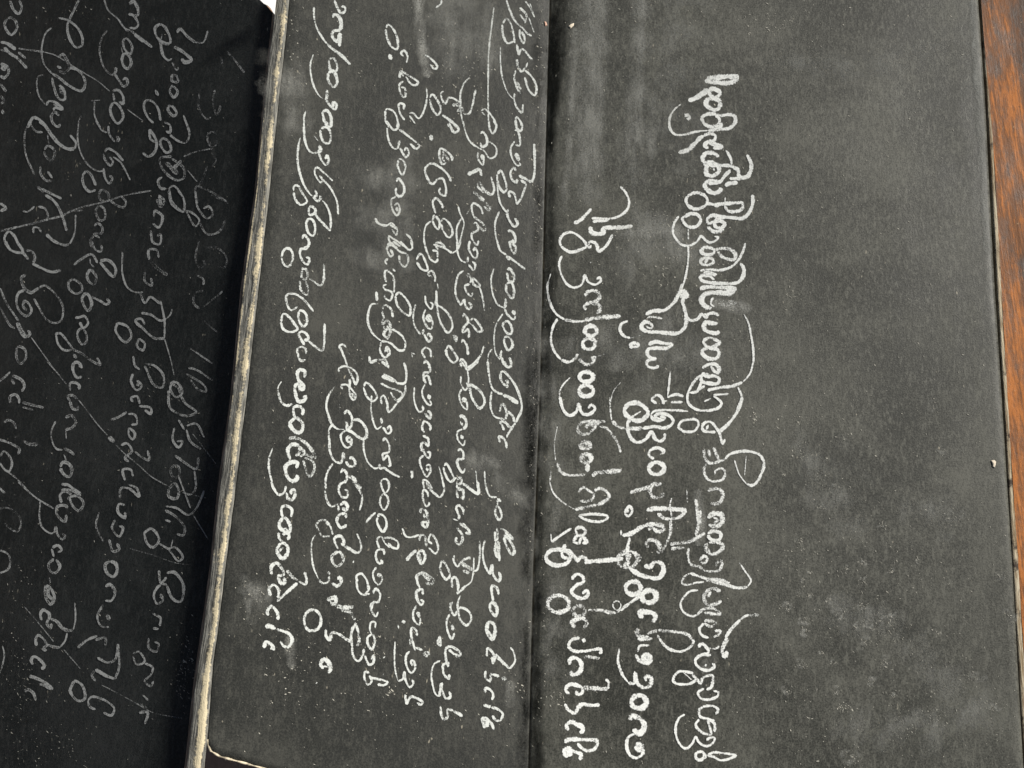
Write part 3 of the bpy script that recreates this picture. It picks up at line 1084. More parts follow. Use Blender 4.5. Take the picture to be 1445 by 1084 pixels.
("fifth", 560, 340, """
4.5 620,0 610,60 640,130 670,150 685,100 660,60 650,90
3.5 510,0 515,90 540,160 590,190
4.5 605,135 600,190
4.5 610,200 650,250 665,200 640,175
4 570,255 530,280 500,370 500,460 540,550
4.5 600,310 605,280 630,330 620,360
4.5 640,310 700,370 700,390 650,370 640,320
3.5t 700,385 725,470 745,600
4.5 620,370 580,380 590,430 630,470 645,440
5 540,550 575,500 580,545 610,580 635,555 610,520
4.5 560,650 570,620 600,660 605,690 565,740 560,780 590,760 590,745
4.5 600,740 615,790 605,825
3g 610,690 640,720
4.5 620,680 650,660 700,710 725,765 690,770 640,710
4.5 550,865 560,840 595,890 605,970
4.5 540,1040 545,1005 580,1030 595,1084
5.5 600,1084 670,1030 720,960
3 720,960 740,890
"""),
("fifth", 540, 510, """
5 660,10 670,50
4.5 670,0 720,80
5 720,80 770,40 815,0
3 720,80 730,150 725,190
4 665,125 665,190 700,245 725,210 710,180
5 730,190 800,230 850,290 865,350 825,400 780,350 750,290 735,180
3.5 670,235 650,290 670,370 715,410 715,340
9 685,305 700,350
6 660,485 665,460 700,490 710,540 685,580
4.5 660,510 680,550
3.5 680,575 635,600 640,670 685,715 700,670
8 665,625 680,665
5 635,765 655,745 685,780 680,830 640,835 635,880 680,945 700,910
4 575,1030 605,1000 630,990
5.5g 630,1010 655,985 670,1040 640,1040
5 690,1040 740,1075
3 790,930 805,1084
"""),
("fifth", 530, 680, """
5 730,10 800,60 870,100 870,0
4.5g 690,0 690,60
6g 700,70 740,70 740,155
6g 700,140 690,80 720,40
5 745,280 740,230 700,200 685,220 710,300 700,320
3 655,315 700,330
6g 710,350 790,410 800,440 760,430
5g 740,350 800,420
6g 690,390 735,450 735,500 710,540
5 710,540 680,500 690,470
4.5 670,625 660,660 695,720 720,690 760,650
6g 730,670 800,645 800,660
8g 730,690 790,730 830,750
6g 740,750 800,780
4 830,760 860,750 885,640 885,500
3 835,640 830,760 810,850 760,890
5 770,880 690,955
5 650,900 650,820 680,815 700,880 695,955
4.5 545,730 565,670 610,730 630,800 600,830 555,770 540,720
3t 720,965 700,1020 695,1084
3.5 655,1020 640,1050 635,1084
4 695,1080 760,1075
"""),
("fifth", 530, 850, """
4.5 635,0 635,60 670,110 695,70
4.5 695,0 700,70 720,150 770,195 810,150 800,90 750,50 700,45
4 630,100 605,150 610,240 645,310 670,260
8 650,190 655,240
4 520,340 545,290 550,370 520,340
5g 545,310 535,350
5 590,440 600,390 640,375 720,430 720,450 670,440 620,400
5g 640,420 710,475
5 590,420 600,510
5 610,550 615,515 575,530 580,610 620,650 625,610
3.5 550,495 500,520 475,590 480,680 510,780 540,800
5 540,800 560,690 565,750 600,820 635,800 625,755
5 550,880 560,960 580,995 610,970 610,910 660,920
7 660,925 700,940 735,970
"""),
("sixth", 560, 0, """
4 930,0 960,90 1010,190 1070,245 1110,290 1145,310
5g 1045,65 1100,130 1085,200
4g 1045,125 1090,185
3.5g 1090,10 1120,50 1170,150
2.5g 1120,150 1165,280
4 900,200 930,160 970,210 990,290 1000,370
4 895,210 900,290 940,370 990,355
4.5 1045,250 1045,320 1075,370 1085,330 1060,270
4.5 1020,380 1035,465 1060,420 1150,515
5 1015,540 1020,510 1030,580 1060,610 1090,580
3.5 1095,580 1110,535
4 1085,600 1140,650 1185,740 1170,815 1120,770 1085,660
4 1010,600 995,660 1020,750 1050,800
6g 1020,700 1050,770
3t 880,400 880,540 900,680 940,790 990,850
4.5 1000,795 995,850 1020,920 1060,960 1070,890
4 1005,1050 1015,1000 1045,1030 1060,1084
2g 1130,30 1160,120
"""),
("sixth", 560, 170, """
4.5 1005,0 1020,70 1050,95 1065,50 1040,0
4.5 1000,90 1020,85 1045,170 1040,220 1005,210
3.5 1000,180 965,240 985,340 1030,390 1050,370
7 1010,280 1035,350
4 1040,360 1050,390
4.5 1010,435 995,405 965,440 980,510 1015,530 1020,500
5.5 1035,470 1090,500 1145,530
5 1145,530 1165,470 1170,350 1165,200
5.5 1050,510 1100,540
4.5 1100,540 1060,650 1020,720
5 1020,720 990,620 950,610 960,660
4.5 855,460 880,430 920,520 930,590 910,615 870,570 855,510
3.5 850,460 855,590 880,710 930,785
5 945,755 935,790 960,860 1000,905 1025,880 1000,830
5 940,935 980,950 1005,1000 1000,1040 960,1025
5 970,1040 955,1084
3.5 870,775 835,870 840,980 870,1084
5 985,1010 1000,1084
"""),
("sixth", 560, 340, """
5 955,0 970,70 1000,110 1010,70 985,20
4 850,0 880,85 930,120
7 930,125 960,165
4.5 940,130 1020,190 1090,245
5 935,245 960,240 995,300 990,345 950,340 935,270
5 930,365 930,430 980,490 995,430 970,355 930,365
3.5 825,235 800,330 820,470 860,545 905,570
6 925,490 920,550 905,575
5 915,580 940,630 990,670 1010,640
8 985,590 1000,635
5 910,690 900,720 940,790 970,790 975,740 940,685 910,690
5 910,830 910,860 945,930 980,900 965,830 925,815 910,830
3.2 900,620 840,720 825,850 840,960 870,1010
5 890,930 870,1010
5 890,990 910,1050 950,1075 970,1050 955,990
3 810,920 780,960 770,1084
"""),
("sixth", 540, 510, """
5 1025,0 1060,50 1090,40 1080,0
4 890,0 905,130 930,230 980,270 1020,280
8 1020,290 1060,300 1150,360
5 1070,190 1050,160 1060,220 1010,170 1000,110 1020,85 1080,140
5 1030,85 1110,180 1160,290 1180,400 1130,520
4.5 1130,520 1055,630
4 925,250 915,380 950,470 1020,490
5.5g 990,430 1015,360 1050,430 1040,490 1000,490
5 1060,420 1110,480 1115,520
5 1000,540 1000,515 1040,520 1085,570
4.5 1010,530 1030,590
4.5 1055,620 1055,650
5 995,690 990,640 1020,650 1050,700 1050,740
3t 865,930 870,1030 880,1084
1.5f 980,1040 1000,1030 1030,1060
"""),
("sixth", 530, 680, """
4 930,0 945,70 975,125 1030,130
7 1035,140 1065,170
4 1035,150 1035,200
4.5 1030,200 1015,260 1050,325 1070,300 1055,230 1030,200
5g 1030,390 1040,470 1020,500 1015,420
6 1030,520 1015,580 1040,640 1050,580 1040,500
5 1020,510 1050,640 1050,675
5g 1060,395 1090,410 1160,470 1165,490 1100,430
6g 1090,470 1110,540 1160,620 1180,590 1140,500 1090,450
5g 1130,490 1170,480
4 930,495 910,580 925,700 970,790
5.5 970,790 990,710 1000,790 1045,845 1060,810 1045,765
5 1045,960 1030,900 990,885 985,930 1000,1010
5 1000,1010 975,1040 970,1084
5 1000,1010 1025,1050 1030,1084
"""),
("sixth", 530, 850, """
6 970,10 980,75 1020,115 1030,50 1000,10 970,10
6.5 990,330 945,240 960,170 1000,180 1015,250 995,325
5 990,300 955,240
5 945,460 950,390 990,420 1010,480 995,520 990,460
6.5 1010,440 1080,510 1140,565
4 1140,565 1185,500 1170,420 1145,380
6g 935,580 935,640 970,670 980,600
6 990,610 1050,630
9g 1070,640 1115,655
4f 885,640 915,680
5 930,770 930,730 970,740 1000,790 985,830
7 915,870 980,890
5.5 980,890 1040,910 1080,950 1060,1000 1020,1000 990,960
8 925,1070 910,990 950,1000 940,1060
5 950,990 985,1030 1005,1084
"""),
]
STROKES_LEFT = [
("first", 0, 0, """
5 80,0 110,80 155,115 180,60 160,0
5 60,150 35,200 55,260 90,295 135,250 135,190 95,150 60,150
6 0,355 60,370 130,420
5 30,400 90,460 150,500 225,580
4 0,420 60,440 150,490
5 150,440 215,495
6 0,540 50,560 70,610 30,660 0,640
8g 10,560 40,600
6 0,710 50,780
6g 0,810 30,860 0,880
6g 20,930 20,970
"""),
("first", 0, 170, """
6 0,700 45,745 0,770
4.5 165,1075 110,970 70,945 35,1000 60,1075
"""),
("first", 0, 340, """
4.5 45,0 80,70 130,95 190,95 140,0
5g 190,95 240,160
5g 220,80 270,90 295,140 280,190
5 270,190 350,230 440,265 520,250
6g 220,290 180,310 200,390 260,440 330,400
4g 330,400 380,380 440,420 510,500 540,580 520,680 470,700 400,670 330,560 290,490
4.5g 210,420 160,440 140,520 170,600 230,640 270,600 250,540 210,510 200,560 230,590
4.5g 0,400 50,520 110,610 160,680
4.5g 0,560 40,640 90,720 130,745
9g 150,690 180,760 230,830
7g 240,760 260,790 230,820
2g 270,820 350,930 460,1084
5g 150,900 145,990 180,1045 225,1000 220,930 180,900 150,900
"""),
("first", 0, 510, """
4g 95,90 40,140 0,170
6g 110,120 190,160 215,220 190,260
5g 105,150 130,200
5.5g 95,360 95,300 140,285 170,320 170,360
6g 200,350 290,375 380,395
4g 200,390 290,415
5g 40,520 80,500 130,530 145,580
5g 120,630 150,650
7g 210,680 260,705 330,705
5g 0,665 100,700 175,750 160,790
4.5g 10,810 40,765 90,810 110,870 85,935 60,930 0,860
3g 60,930 140,990 230,1080
"""),
("end", 0, 680, """
5g 0,50 50,100
4g 0,230 60,220 120,245 180,310 185,370 155,425 100,400 40,350
4g 0,580 70,610 95,660 80,740 0,780
3g 160,0 280,110 350,160 470,230
"""),
("trail", 0, 850, """
3g 30,370 45,440 30,530 0,610
"""),
("second", 0, 0, """
5g 670,0 640,60 610,120 585,170
3.5 495,150 580,170
4.5 580,170 570,240 595,340 640,400 690,390 700,330 660,240 580,170
3.5 435,235 385,280 355,380 350,450 375,550 440,625
5 440,625 500,660 580,725 690,770 720,710 700,640 650,590 590,575
6g 490,490 530,460 570,520 590,570 540,620 500,600
6g 480,560 520,580
3.5 150,410 250,425 370,440
2g 370,440 470,470 600,550 730,630 830,690 930,775
3g 365,635 320,650 310,730 330,820 390,895
5 390,895 410,860 470,870 525,925 460,915 450,940
6g 450,880 500,910
5g 440,660 455,740 500,840 545,845 540,770 500,720
8g 510,740 525,800
5.5g 500,985 460,950 430,990 450,1050 490,1075 510,1050
5 230,1084 280,1000 330,1015 400,1084
3g 660,1084 670,1010 690,980
"""),
("second", 0, 170, """
6 330,0 390,60 440,130 490,190 570,240 630,240
4 630,240 640,190 590,120
4g 250,20 300,90 360,100
3.5g 260,0 215,80 205,180 220,300 290,460
5g 370,250 400,215 450,240 460,290 430,340 390,310 370,260
2.5g 400,120 410,200
5g 340,390 340,450 390,510 440,510
4g 400,430 440,490
6g 315,560 370,610
5 350,580 430,620 520,665
5.5 380,630 450,680 500,750 540,850 565,940
3.5 190,770 230,775 290,730
5g 320,730 380,750 405,820 390,855
4g 280,960 285,910 320,910 350,950
5.5g 390,965 450,1020 550,1060 590,1050
3 590,1050 630,960 640,800
4g 0,940 120,910 250,880 400,840 520,810 600,770 700,765
3g 560,790 650,750 760,720 900,690 990,660 1100,630 1290,600
"""),
("third", 0, 0, """
3 885,0 920,90 1000,160 1060,240 1110,260
5 1110,260 1200,330 1295,405
5 1140,290 1220,360
5.5 1100,40 1130,10 1170,70 1170,130 1130,130
4.5 1090,120 1130,130 1175,210 1150,240 1100,235
5g 1060,240 1090,270
4.5 1060,325 1045,350 1060,420 1110,460 1120,390 1080,330 1060,325
5 1050,450 1035,510 1050,560 1085,585 1115,530 1090,470 1050,450
2g 1030,400 1040,450
3.5g 910,260 870,310 845,400 860,520 900,600 950,640
6 985,570 975,620 950,640
5 975,630 1020,700 1050,735 1085,710 1070,665 1040,680
5 955,770 1000,765 1045,820 1045,885 1010,860
4 960,790 970,860
5 960,870 935,920 955,1000 1000,1050 1045,1000 1030,930 990,880 960,870
3 800,860 800,980 850,1084
1.5g 770,855 850,850
"""),
("third", 0, 170, """
3 810,0 860,80 910,105
4 920,45 925,110 975,185
6 990,130 1010,165 985,175
3.2 665,0 655,150 680,270 750,380 830,430 880,430
4.5 880,405 890,480 930,535 955,490 930,470
5 890,270 910,240 980,270 1050,345
4.5 880,280 890,330 940,385 960,350 930,310
3.5 960,310 1020,350 1070,430 1110,510
5 730,425 700,470 710,550 760,605 815,590
5 730,425 770,460 815,555
5g 865,585 840,630 860,680 920,680 920,620 865,585
4.5g 920,665 990,720 1050,740 1075,700 1030,640
5g 840,720 815,770 850,850 890,840 890,760 850,720
5g 800,900 830,875 870,910 865,960 800,965 850,1000
4g 800,980 770,1020 780,1080
"""),
("third", 0, 340, """
4g 780,0 800,60 820,85
5 820,85 860,90 865,35
5 625,205 690,155 780,115 830,190
3g 765,150 770,190 800,225
5 850,170 920,165 985,240 965,305 900,240 850,180
5g 770,240 740,290 760,350 800,370 820,310 790,260 770,240
4.5g 620,325 585,350 590,410 650,450 700,420 680,360 620,325
5.5 730,440 700,490 720,560 750,595 780,540 760,470 730,440
5 780,475 850,510 905,540 930,520 905,490
4.5 640,655 680,650 720,640 750,700 710,740 680,690
5g 710,740 670,760 660,810 700,880 735,860 735,790 710,750
4.5 470,795 510,785 580,860 615,920 550,930 500,880 480,800
5g 615,920 700,960 780,1020 860,1060
4 860,1055 825,990
6g 630,960 650,1000
5 620,1070 640,1030 680,1040 700,1084
"""),
("third", 0, 510, """
5.5 690,60 670,10 630,20 625,80 660,140 700,130
5g 600,250 600,190 640,180 680,210 670,240
5.5g 600,340 580,300 620,290 660,320
5.5g 600,340 620,400 660,410 670,380
5.5g 560,480 610,460 650,520 610,570 560,580
2.5g 565,590 570,660
3.5g 480,510 445,590 450,680 490,745 540,755
6g 550,740 610,770 640,800
3g 550,790 575,850
7 520,900 540,860 590,870 620,920 600,980 560,970 520,910
2g 400,0 480,85 570,195
2g 640,290 730,400 830,530 920,630
8g 930,640 980,690
2g 990,710 1060,780 1180,880 1290,980 1445,1070
"""),
("third", 0, 680, """
5.5 530,20 590,30 640,65 700,105
4.5 530,70 600,70 700,120
5 530,180 520,110 560,80 620,110
6 580,150 610,125
5 600,130 660,120 720,185 680,245 630,210 600,140
5.5 580,230 570,205 500,210 490,270 560,340 575,280
3.2 350,165 345,310 370,390 450,440 480,420
6 490,380 480,430
4.5 490,410 500,450 540,490 565,465 540,440
5 455,560 500,540 535,580 500,600
4 450,570 470,640
5g 470,655 425,700 440,760 480,775 520,720 490,660
3g 430,810 440,860
6g 400,880 395,960 440,1040 475,990 440,900 400,880
6g 430,900 420,960 460,1000
"""),
("third", 0, 850, """
5.5 365,155 355,100 380,65 430,100 430,130 410,180 440,220 450,180
7 440,140 490,160 540,220 590,240 630,235
3 630,235 650,140 645,0
3 580,260 560,330 520,380
5.5 320,370 315,310 335,280 380,310 410,360
6 520,385 470,380 410,365 380,400 410,410
5.5 290,530 275,490 300,460 360,500 385,540 360,570
7 255,625 330,650 400,690 455,740
5 340,690 390,710 440,740
5.5g 215,760 240,740 290,770 310,835
"""),
("fourth", 0, 0, """
4.5 1445,300 1400,225 1350,215 1320,260 1350,340 1400,375 1445,380
4.5 1360,340 1380,430 1400,490 1445,525
2g 1380,290 1370,350
6 1325,775 1350,815
4 1370,1030 1345,920 1290,860 1240,860 1225,910 1260,1000 1310,1050
2g 1080,930 1220,1030
"""),
("fourth", 0, 0, """
4.5 795,180 790,140 820,125 860,170 870,220 830,215 800,190
4 820,225 830,280 865,310 880,300
3.5 880,320 905,360 915,345
6 905,170 920,150 960,190 1000,220
3.5 1000,220 1040,220 1065,160
6 890,240 940,270 980,310 945,320 930,300
5 875,385 905,390 910,420 880,415 880,385
5 885,435 870,465 890,500 910,470 885,440
5 870,535 860,560 890,595 905,580 880,540
4 870,540 900,555
6 795,460 810,490
5 765,660 800,720 795,770 760,800 730,780
4.5 765,660 770,710 800,730
4.5 840,625 870,640 870,680 850,670
4 870,690 910,720 950,730 970,690 940,590
5 830,705 820,730 850,780 875,770 860,720 830,705
5g 880,800 820,810 830,860 900,920 940,910 940,860 880,810
10g 850,830 910,890
7g 930,820 890,860
5 830,905 810,920 820,960 850,965
3.5 865,960 890,950 940,1020 940,1080
4 865,960 880,1030 930,1080
3g 940,800 1010,775 1090,760
2g 960,870 1010,930
6g 815,1000 825,1050
3.5f 1075,680 1060,700 1080,750 1110,740 1110,700
3.5f 1080,780 1105,820 1085,850
""", 400),
("faded", 0, 0, """
4f 1160,265 1200,310 1250,375
4f 1130,290 1140,340
4f 1020,480 1020,560 1060,610 1080,600
4f 1100,460 1090,520 1110,590 1130,540
4f 1060,680 1100,680 1110,720 1070,730 1060,690
4f 1060,850 1030,930 1000,960 1010,1040
4f 1010,950 1080,980 1160,1030
""", 400),
("fourth", 0, 270, """
5g 810,20 840,50 820,80 800,40
5 790,95 830,130 810,185 780,165
4 790,95 785,130
4.5 770,200 780,260 815,270 820,220 800,230
5 810,340 800,300 760,300 760,350
8g 770,360 800,390 855,430
3.5 625,310 625,420 650,490 690,515 730,515
4.5g 740,410 740,460 775,480 770,440
4.5 715,520 740,570 765,540 820,575
3.5 820,560 840,660 840,750
5 840,750 790,750 730,700 690,660 720,650 740,680
5 720,620 770,630 820,660 850,650
3 850,650 870,630 880,600
4.5 600,670 590,710 640,770 670,740 650,690 600,670
4.5 710,750 700,790 730,810 740,780 710,750
4 680,840 690,890 715,910
4.5 740,880 790,890 835,940 830,1000 790,990 740,890
4.5 680,930 670,970 700,1015 725,990 700,965
7g 700,980 710,995
2 840,750 870,850 890,940
3.5 860,0 880,70 940,105 940,40 910,0
3.5 950,100 1000,180 1020,150 980,110 950,100
4 870,980 860,1084
4.5 880,970 870,1010 900,1050 930,1030 910,980 880,970
4 1000,0 1010,80 1060,140 1090,120 1070,80 1040,90
3f 1080,20 1170,65
4g 1020,160 1060,220 1120,210 1155,150
3.5f 1020,250 1000,340 1020,390 1050,380 1040,350
3.5f 1050,290 1110,290 1160,340 1150,390 1110,380
4.5g 1010,430 1040,450 1040,480
4.5g 1040,510 1000,520 990,570 1020,600
3f 1040,590 1140,510
4g 960,900 1000,910 1085,965
4g 950,930 1040,990 1050,1020 1010,1010 970,960
3g 970,800 1085,880
3f 1040,660 1110,720
""", 400),
("fourth", 0, 540, """
4.5 680,100 670,80 700,70 715,110
5 710,120 770,130 770,160 740,140
4.5 565,190 600,180 650,150
4 655,160 690,165 700,210 670,215
4.5 660,230 660,270 680,290 690,260 660,230
4.5 620,320 650,310 675,350 640,385 660,405
4.5 690,350 710,370 760,395 755,345
4.5 680,480 670,445 630,445 640,500
4.5 615,590 620,540 660,540 710,580 700,540 660,520
5 640,625 610,620 605,660 640,690 640,660
4.5 590,700 575,740 610,785 630,740 610,730
3.5g 510,660 495,730 530,810
6 560,800 580,860 610,850 600,820
6 565,910 540,930 550,970 580,990 600,960 590,920 565,910
5 540,1040 570,1035 590,1075
4.5g 870,0 910,30 930,80 950,110 1000,150 950,170 870,130 860,40
4 910,190 940,240
4.5 890,230 880,290 910,330 930,300 900,300
4 950,220 1000,210 1040,280
4 950,240 970,300 1025,340
4.5 890,370 930,400 1000,440 1010,380
5g 890,420 870,440 880,480 910,480 910,430 890,420
6 860,540 890,515 910,550 900,590 860,580 860,540
4 990,450 995,540 970,570 930,560
3 910,480 940,560 970,640
2f 930,560 1100,600
4 845,630 900,640 960,675 1000,640 1040,550
4.5 840,650 890,680 940,740 930,780 900,770
4.5 840,700 870,710
2g 880,800 870,840
4.5 730,770 770,745 810,800 780,840 750,820 735,770
4 810,820 860,850
4 850,850 890,840 930,890 910,910 860,850
4.5 810,960 820,1020 850,1030
4.5 820,1030 790,1060 785,1084
5 850,970 890,965 930,1020 935,1084
2f 980,260 1100,415
2g 980,670 1060,800
2f 660,845 780,880 900,920 1020,930
""", 400),
("fourth", 0, 784, """
5 850,90 880,85 935,150 920,235 880,220 850,150
5 810,75 820,140 850,110
4.5 810,150 785,200 800,245 830,230 820,195
8g 820,205 825,220
5.5 780,295 820,320 815,360
6g 780,370 810,375
4.5g 760,420 760,470 800,490 810,450 790,440
4g 680,500 710,490 740,540 700,555 680,510
4g 740,550 780,570 770,610 740,640 770,665 785,640
4g 730,710 760,740
4.5g 720,750 750,780
5g 710,800 755,800 740,860
5 540,160 560,145 590,180 570,230 540,230
4 530,250 500,310 520,360 560,365
8g 550,300 560,330
5 400,470 450,430 500,410
6g 490,430 540,420 540,460
5 500,520 550,545 590,530 605,450
6 490,580 540,610 590,630
4.5 590,630 610,570 605,450
5g 490,580 470,610 490,640
5 380,640 360,690 400,740 435,730 420,660 380,635
4.5 450,740 470,720 540,740 585,780 570,815 530,800
5g 450,740 460,770 490,785
2f 520,660 600,700 700,755 780,800 930,830
2g 330,480 415,580
2g 130,260 200,340 280,440
""", 400),
]

# ------------------------------------------------------------------ setting: the table under everything
TABLE_Z = -0.125
def wood_material(name, dark, mid, light, along, spec=0.45, rough=(0.4, 0.65), band=False):
    m, nt = new_mat(name); b = NB(nt)
    co = b.n('ShaderNodeTexCoord').outputs['Object']
    v = b.mapping(co, (0, 0, along), (1, 1, 1))
    g = b.noise(b.mapping(v, (0, 0, 0), (130, 14, 60)), 1.0, 6.0, 0.68)
    fine = b.noise(b.mapping(v, (0, 0, 0), (900, 90, 300)), 1.0, 4.0, 0.72)
    patch = b.noise(b.mapping(v, (0, 0, 0), (85, 38, 40)), 1.0, 7.0, 0.72)
    chip = b.noise(v, 520.0, 4.0, 0.75)
    f = b.math('ADD', b.math('MULTIPLY', g, 0.5), b.math('MULTIPLY', patch, 0.5))
    if band:                                    # varnish rubbed through along the plank's edge
        bd = b.n('ShaderNodeAttribute', attribute_name='rubbed').outputs['Fac']
        f = b.math('ADD', f, b.math('MULTIPLY', bd, 0.11))
    col = b.mix(b.mapr(f, 0.42, 0.54), dark, mid)
    col = b.mix(b.mapr(b.math('ADD', b.math('MULTIPLY', fine, 0.35), b.math('MULTIPLY', f, 0.65)), 0.50, 0.62), col, light)
    col = b.mix(b.math('MULTIPLY', b.mapr(chip, 0.63, 0.74), 0.75), col, (0.50, 0.34, 0.20))
    col = b.mix(b.math('MULTIPLY', b.mapr(chip, 0.38, 0.28), 0.7), col, tuple(c * 0.5 for c in dark))
    h = b.math('ADD', b.math('MULTIPLY', fine, 0.6), b.math('MULTIPLY', chip, 0.5))
    p = b.principled(col, b.mapr(patch, 0.35, 0.65, *rough), spec, b.bump(h, 0.6, 0.0006))
    b.out(p.outputs[0])
    return m

mat_table = wood_material('dark_table_wood', (0.46, 0.29, 0.20), (0.56, 0.36, 0.25), (0.64, 0.43, 0.31), 0.0, 0.08, (0.8, 0.95))
v = [(-0.9, -0.9, TABLE_Z), (0.9, -0.9, TABLE_Z), (0.9, 0.9, TABLE_Z), (-0.9, 0.9, TABLE_Z)]
tag(mesh_obj('table_surface', v, [(0, 1, 2, 3)], mat_table, smooth=False), kind='structure')

# ------------------------------------------------------------------ the folding manuscript
book = bpy.data.objects.new('folding_manuscript', None)
C.objects.link(book)
book.location = (0, 0, TABLE_Z)
tag(book, 'black lacquered folding paper manuscript lying open, covered with rounded white chalk script', 'manuscript')

m_edge, nt = new_mat('raw_paper_edge'); b = NB(nt)
co = b.n('ShaderNodeTexCoord').outputs['Object']
n1 = b.noise(co, 500.0, 4.0, 0.7)
b.out(b.principled(b.mix(b.mapr(n1, 0.35, 0.65), (0.10, 0.09, 0.07), (0.55, 0.47, 0.33)), 0.85, 0.2).outputs[0])

def page(surf, nrm, x0, x1, ytop, ybot, nu, nv, mat, thick=0.0011, label=None, edge=None):
    """sheet between two side curves; u runs across, v down the page"""
    u = np.linspace(0, 1, nu)
    u = 0.5 - 0.5 * np.cos(u * math.pi) * (0.25 + 0.75) if False else u
    vv = np.linspace(0, 1, nv)
    X = np.zeros((nv, nu)); Y = np.zeros((nv, nu))
    for j, uu in enumerate(u):
        # first guess of the column, then its own top and bottom
        yt = ytop(uu); yb = ybot(uu)
        ys = yt + (yb - yt) * vv
        Y[:, j] = ys
        X[:, j] = x0(ys) + (x1(ys) - x0(ys)) * uu
    P = surf(X, Y)
    n = nrm
    top = P.reshape(-1, 3); bot = (P - n * thick).reshape(-1, 3)
    N = nu * nv
    verts = np.vstack([top, bot]); faces = []; mi = []
    for i in range(nv - 1):
        for j in range(nu - 1):
            a = i * nu + j
            faces.append((a, a + nu, a + nu + 1, a + 1)); mi.append(0)
            faces.append((N + a, N + a + 1, N + a + nu + 1, N + a + nu)); mi.append(0)
    loop = [j for j in range(nu)] + [i * nu + nu - 1 for i in range(1, nv)] + [(nv - 1) * nu + j for j in range(nu - 2, -1, -1)] + [i * nu for i in range(nv - 2, 0, -1)]
    for a, c in zip(loop, loop[1:] + loop[:1]):
        faces.append((a, c, N + c, N + a)); mi.append(1)
    o = mesh_obj('page', verts, faces, None, book, True, None, [mat, edge or m_edge], mi)
    for poly in o.data.polygons:
        if poly.material_index == 1: poly.use_smooth = False
    if label: o['label'] = label
    return o

Y_TOP, Y_BOT = -42.0, 1150.0
gap = 0.06
page_right = page(surf_right, plane_right.n, lambda y: fold_x(y) + gap, right_x,
                  lambda u: Y_TOP, lambda u: Y_BOT, 150, 90, mat_page_right, label='worn grey-black page with three bold white lines of script', edge=mat_page_right)

bot_pts = [(0.0, 1044), (0.004, 1052), (0.014, 1060), (0.045, 1068), (0.13, 1078), (0.28, 1097), (0.5, 1124), (1.0, 1162)]
page_mid = page(surf_mid, plane_mid.n, ridge_r, lambda y: fold_x(y) - gap,
                lambda u: Y_TOP, lambda u: float(np.interp(u, [p[0] for p in bot_pts], [p[1] for p in bot_pts])),
                200, 90, mat_page_mid, label='middle page between the two folds, crowded with slanting white script')

def edge_tube(name, pts, rad, parent):
    p = np.asarray(pts, float); V = []; F = []
    d = np.gradient(p, axis=0); d /= np.linalg.norm(d, axis=1)[:, None]
    for i in range(len(p)):
        s = np.cross(d[i], [0, 0, 1.0]); s /= np.linalg.norm(s); q = np.cross(s, d[i])
        for k in range(7):
            a = k / 7 * 2 * math.pi
            V.append(p[i] + (s * math.cos(a) + q * math.sin(a)) * rad * (1 + 0.25 * math.sin(i * 1.3)))
    for i in range(len(p) - 1):
        for k in range(7):
            F.append((i * 7 + k, i * 7 + (k + 1) % 7, (i + 1) * 7 + (k + 1) % 7, (i + 1) * 7 + k))
    F += [tuple(range(6, -1, -1)), tuple((len(p) - 1) * 7 + k for k in range(7))]
    return mesh_obj(name, V, F, m_pale_edge, parent, True)
m_pale_edge, nt = new_mat('pale_cut_edge'); b = NB(nt)
co = b.n('ShaderNodeTexCoord').outputs['Object']
n1 = b.noise(co, 420.0, 4.0, 0.7)
b.out(b.principled(b.mix(b.mapr(n1, 0.36, 0.60), (0.30, 0.26, 0.19), (0.78, 0.68, 0.50)), 0.85, 0.2).outputs[0])
us = np.linspace(0, 1, 60) ** 2
eb = np.interp(us, [p[0] for p in bot_pts], [p[1] for p in bot_pts])
ex = ridge_r(eb) + (fold_x(eb) - gap - ridge_r(eb)) * us
edge_tube('cut_edge', surf_mid(ex, eb) - plane_mid.n * 0.0002, 0.00042, page_mid)

def left_top(u):
    x = -70 + u * (392 + 70)
    return float(np.interp(x, [-70, 340, 352, 360, 368, 376, 383, 392], [-16, -14, -12, -7, 1, 8, 15, 30]))
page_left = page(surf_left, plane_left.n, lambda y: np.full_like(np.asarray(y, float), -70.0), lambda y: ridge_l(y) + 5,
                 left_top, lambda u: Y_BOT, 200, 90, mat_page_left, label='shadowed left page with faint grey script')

# worn fold: the rounded edge where the middle page turns over
m_fold, nt = new_mat('worn_fold_paper'); b = NB(nt)
co = b.n('ShaderNodeTexCoord').outputs['Object']
ta = b.n('ShaderNodeAttribute', attribute_name='turn').outputs['Fac']
la = b.n('ShaderNodeAttribute', attribute_name='along').outputs['Fac']
cv = b.n('ShaderNodeCombineXYZ'); b.l(b.math('MULTIPLY', la, 4.0), cv.inputs[0]); b.l(b.math('MULTIPLY', ta, 16.0), cv.inputs[1])
lin = b.noise(cv.outputs[0], 1.0, 4.0, 0.65)
patch = b.noise(co, 75.0, 5.0, 0.7)
grit = b.noise(co, 900.0, 3.0, 0.7)
wear = b.n('ShaderNodeAttribute', attribute_name='wear').outputs['Fac']
wv = b.math('ADD', wear, b.math('ADD', b.math('MULTIPLY', b.math('SUBTRACT', patch, 0.5), 2.2), b.math('MULTIPLY', b.math('SUBTRACT', grit, 0.5), 1.3)))
side = b.mix(b.mapr(lin, 0.38, 0.66), (0.060, 0.060, 0.054), (0.33, 0.32, 0.28))
colf = b.mix(b.mapr(wv, 0.40, 0.85), side, (0.74, 0.64, 0.43))
b.out(b.principled(colf, 0.75, 0.25, b.bump(b.math('ADD', grit, lin), 0.6, 0.0005)).outputs[0])

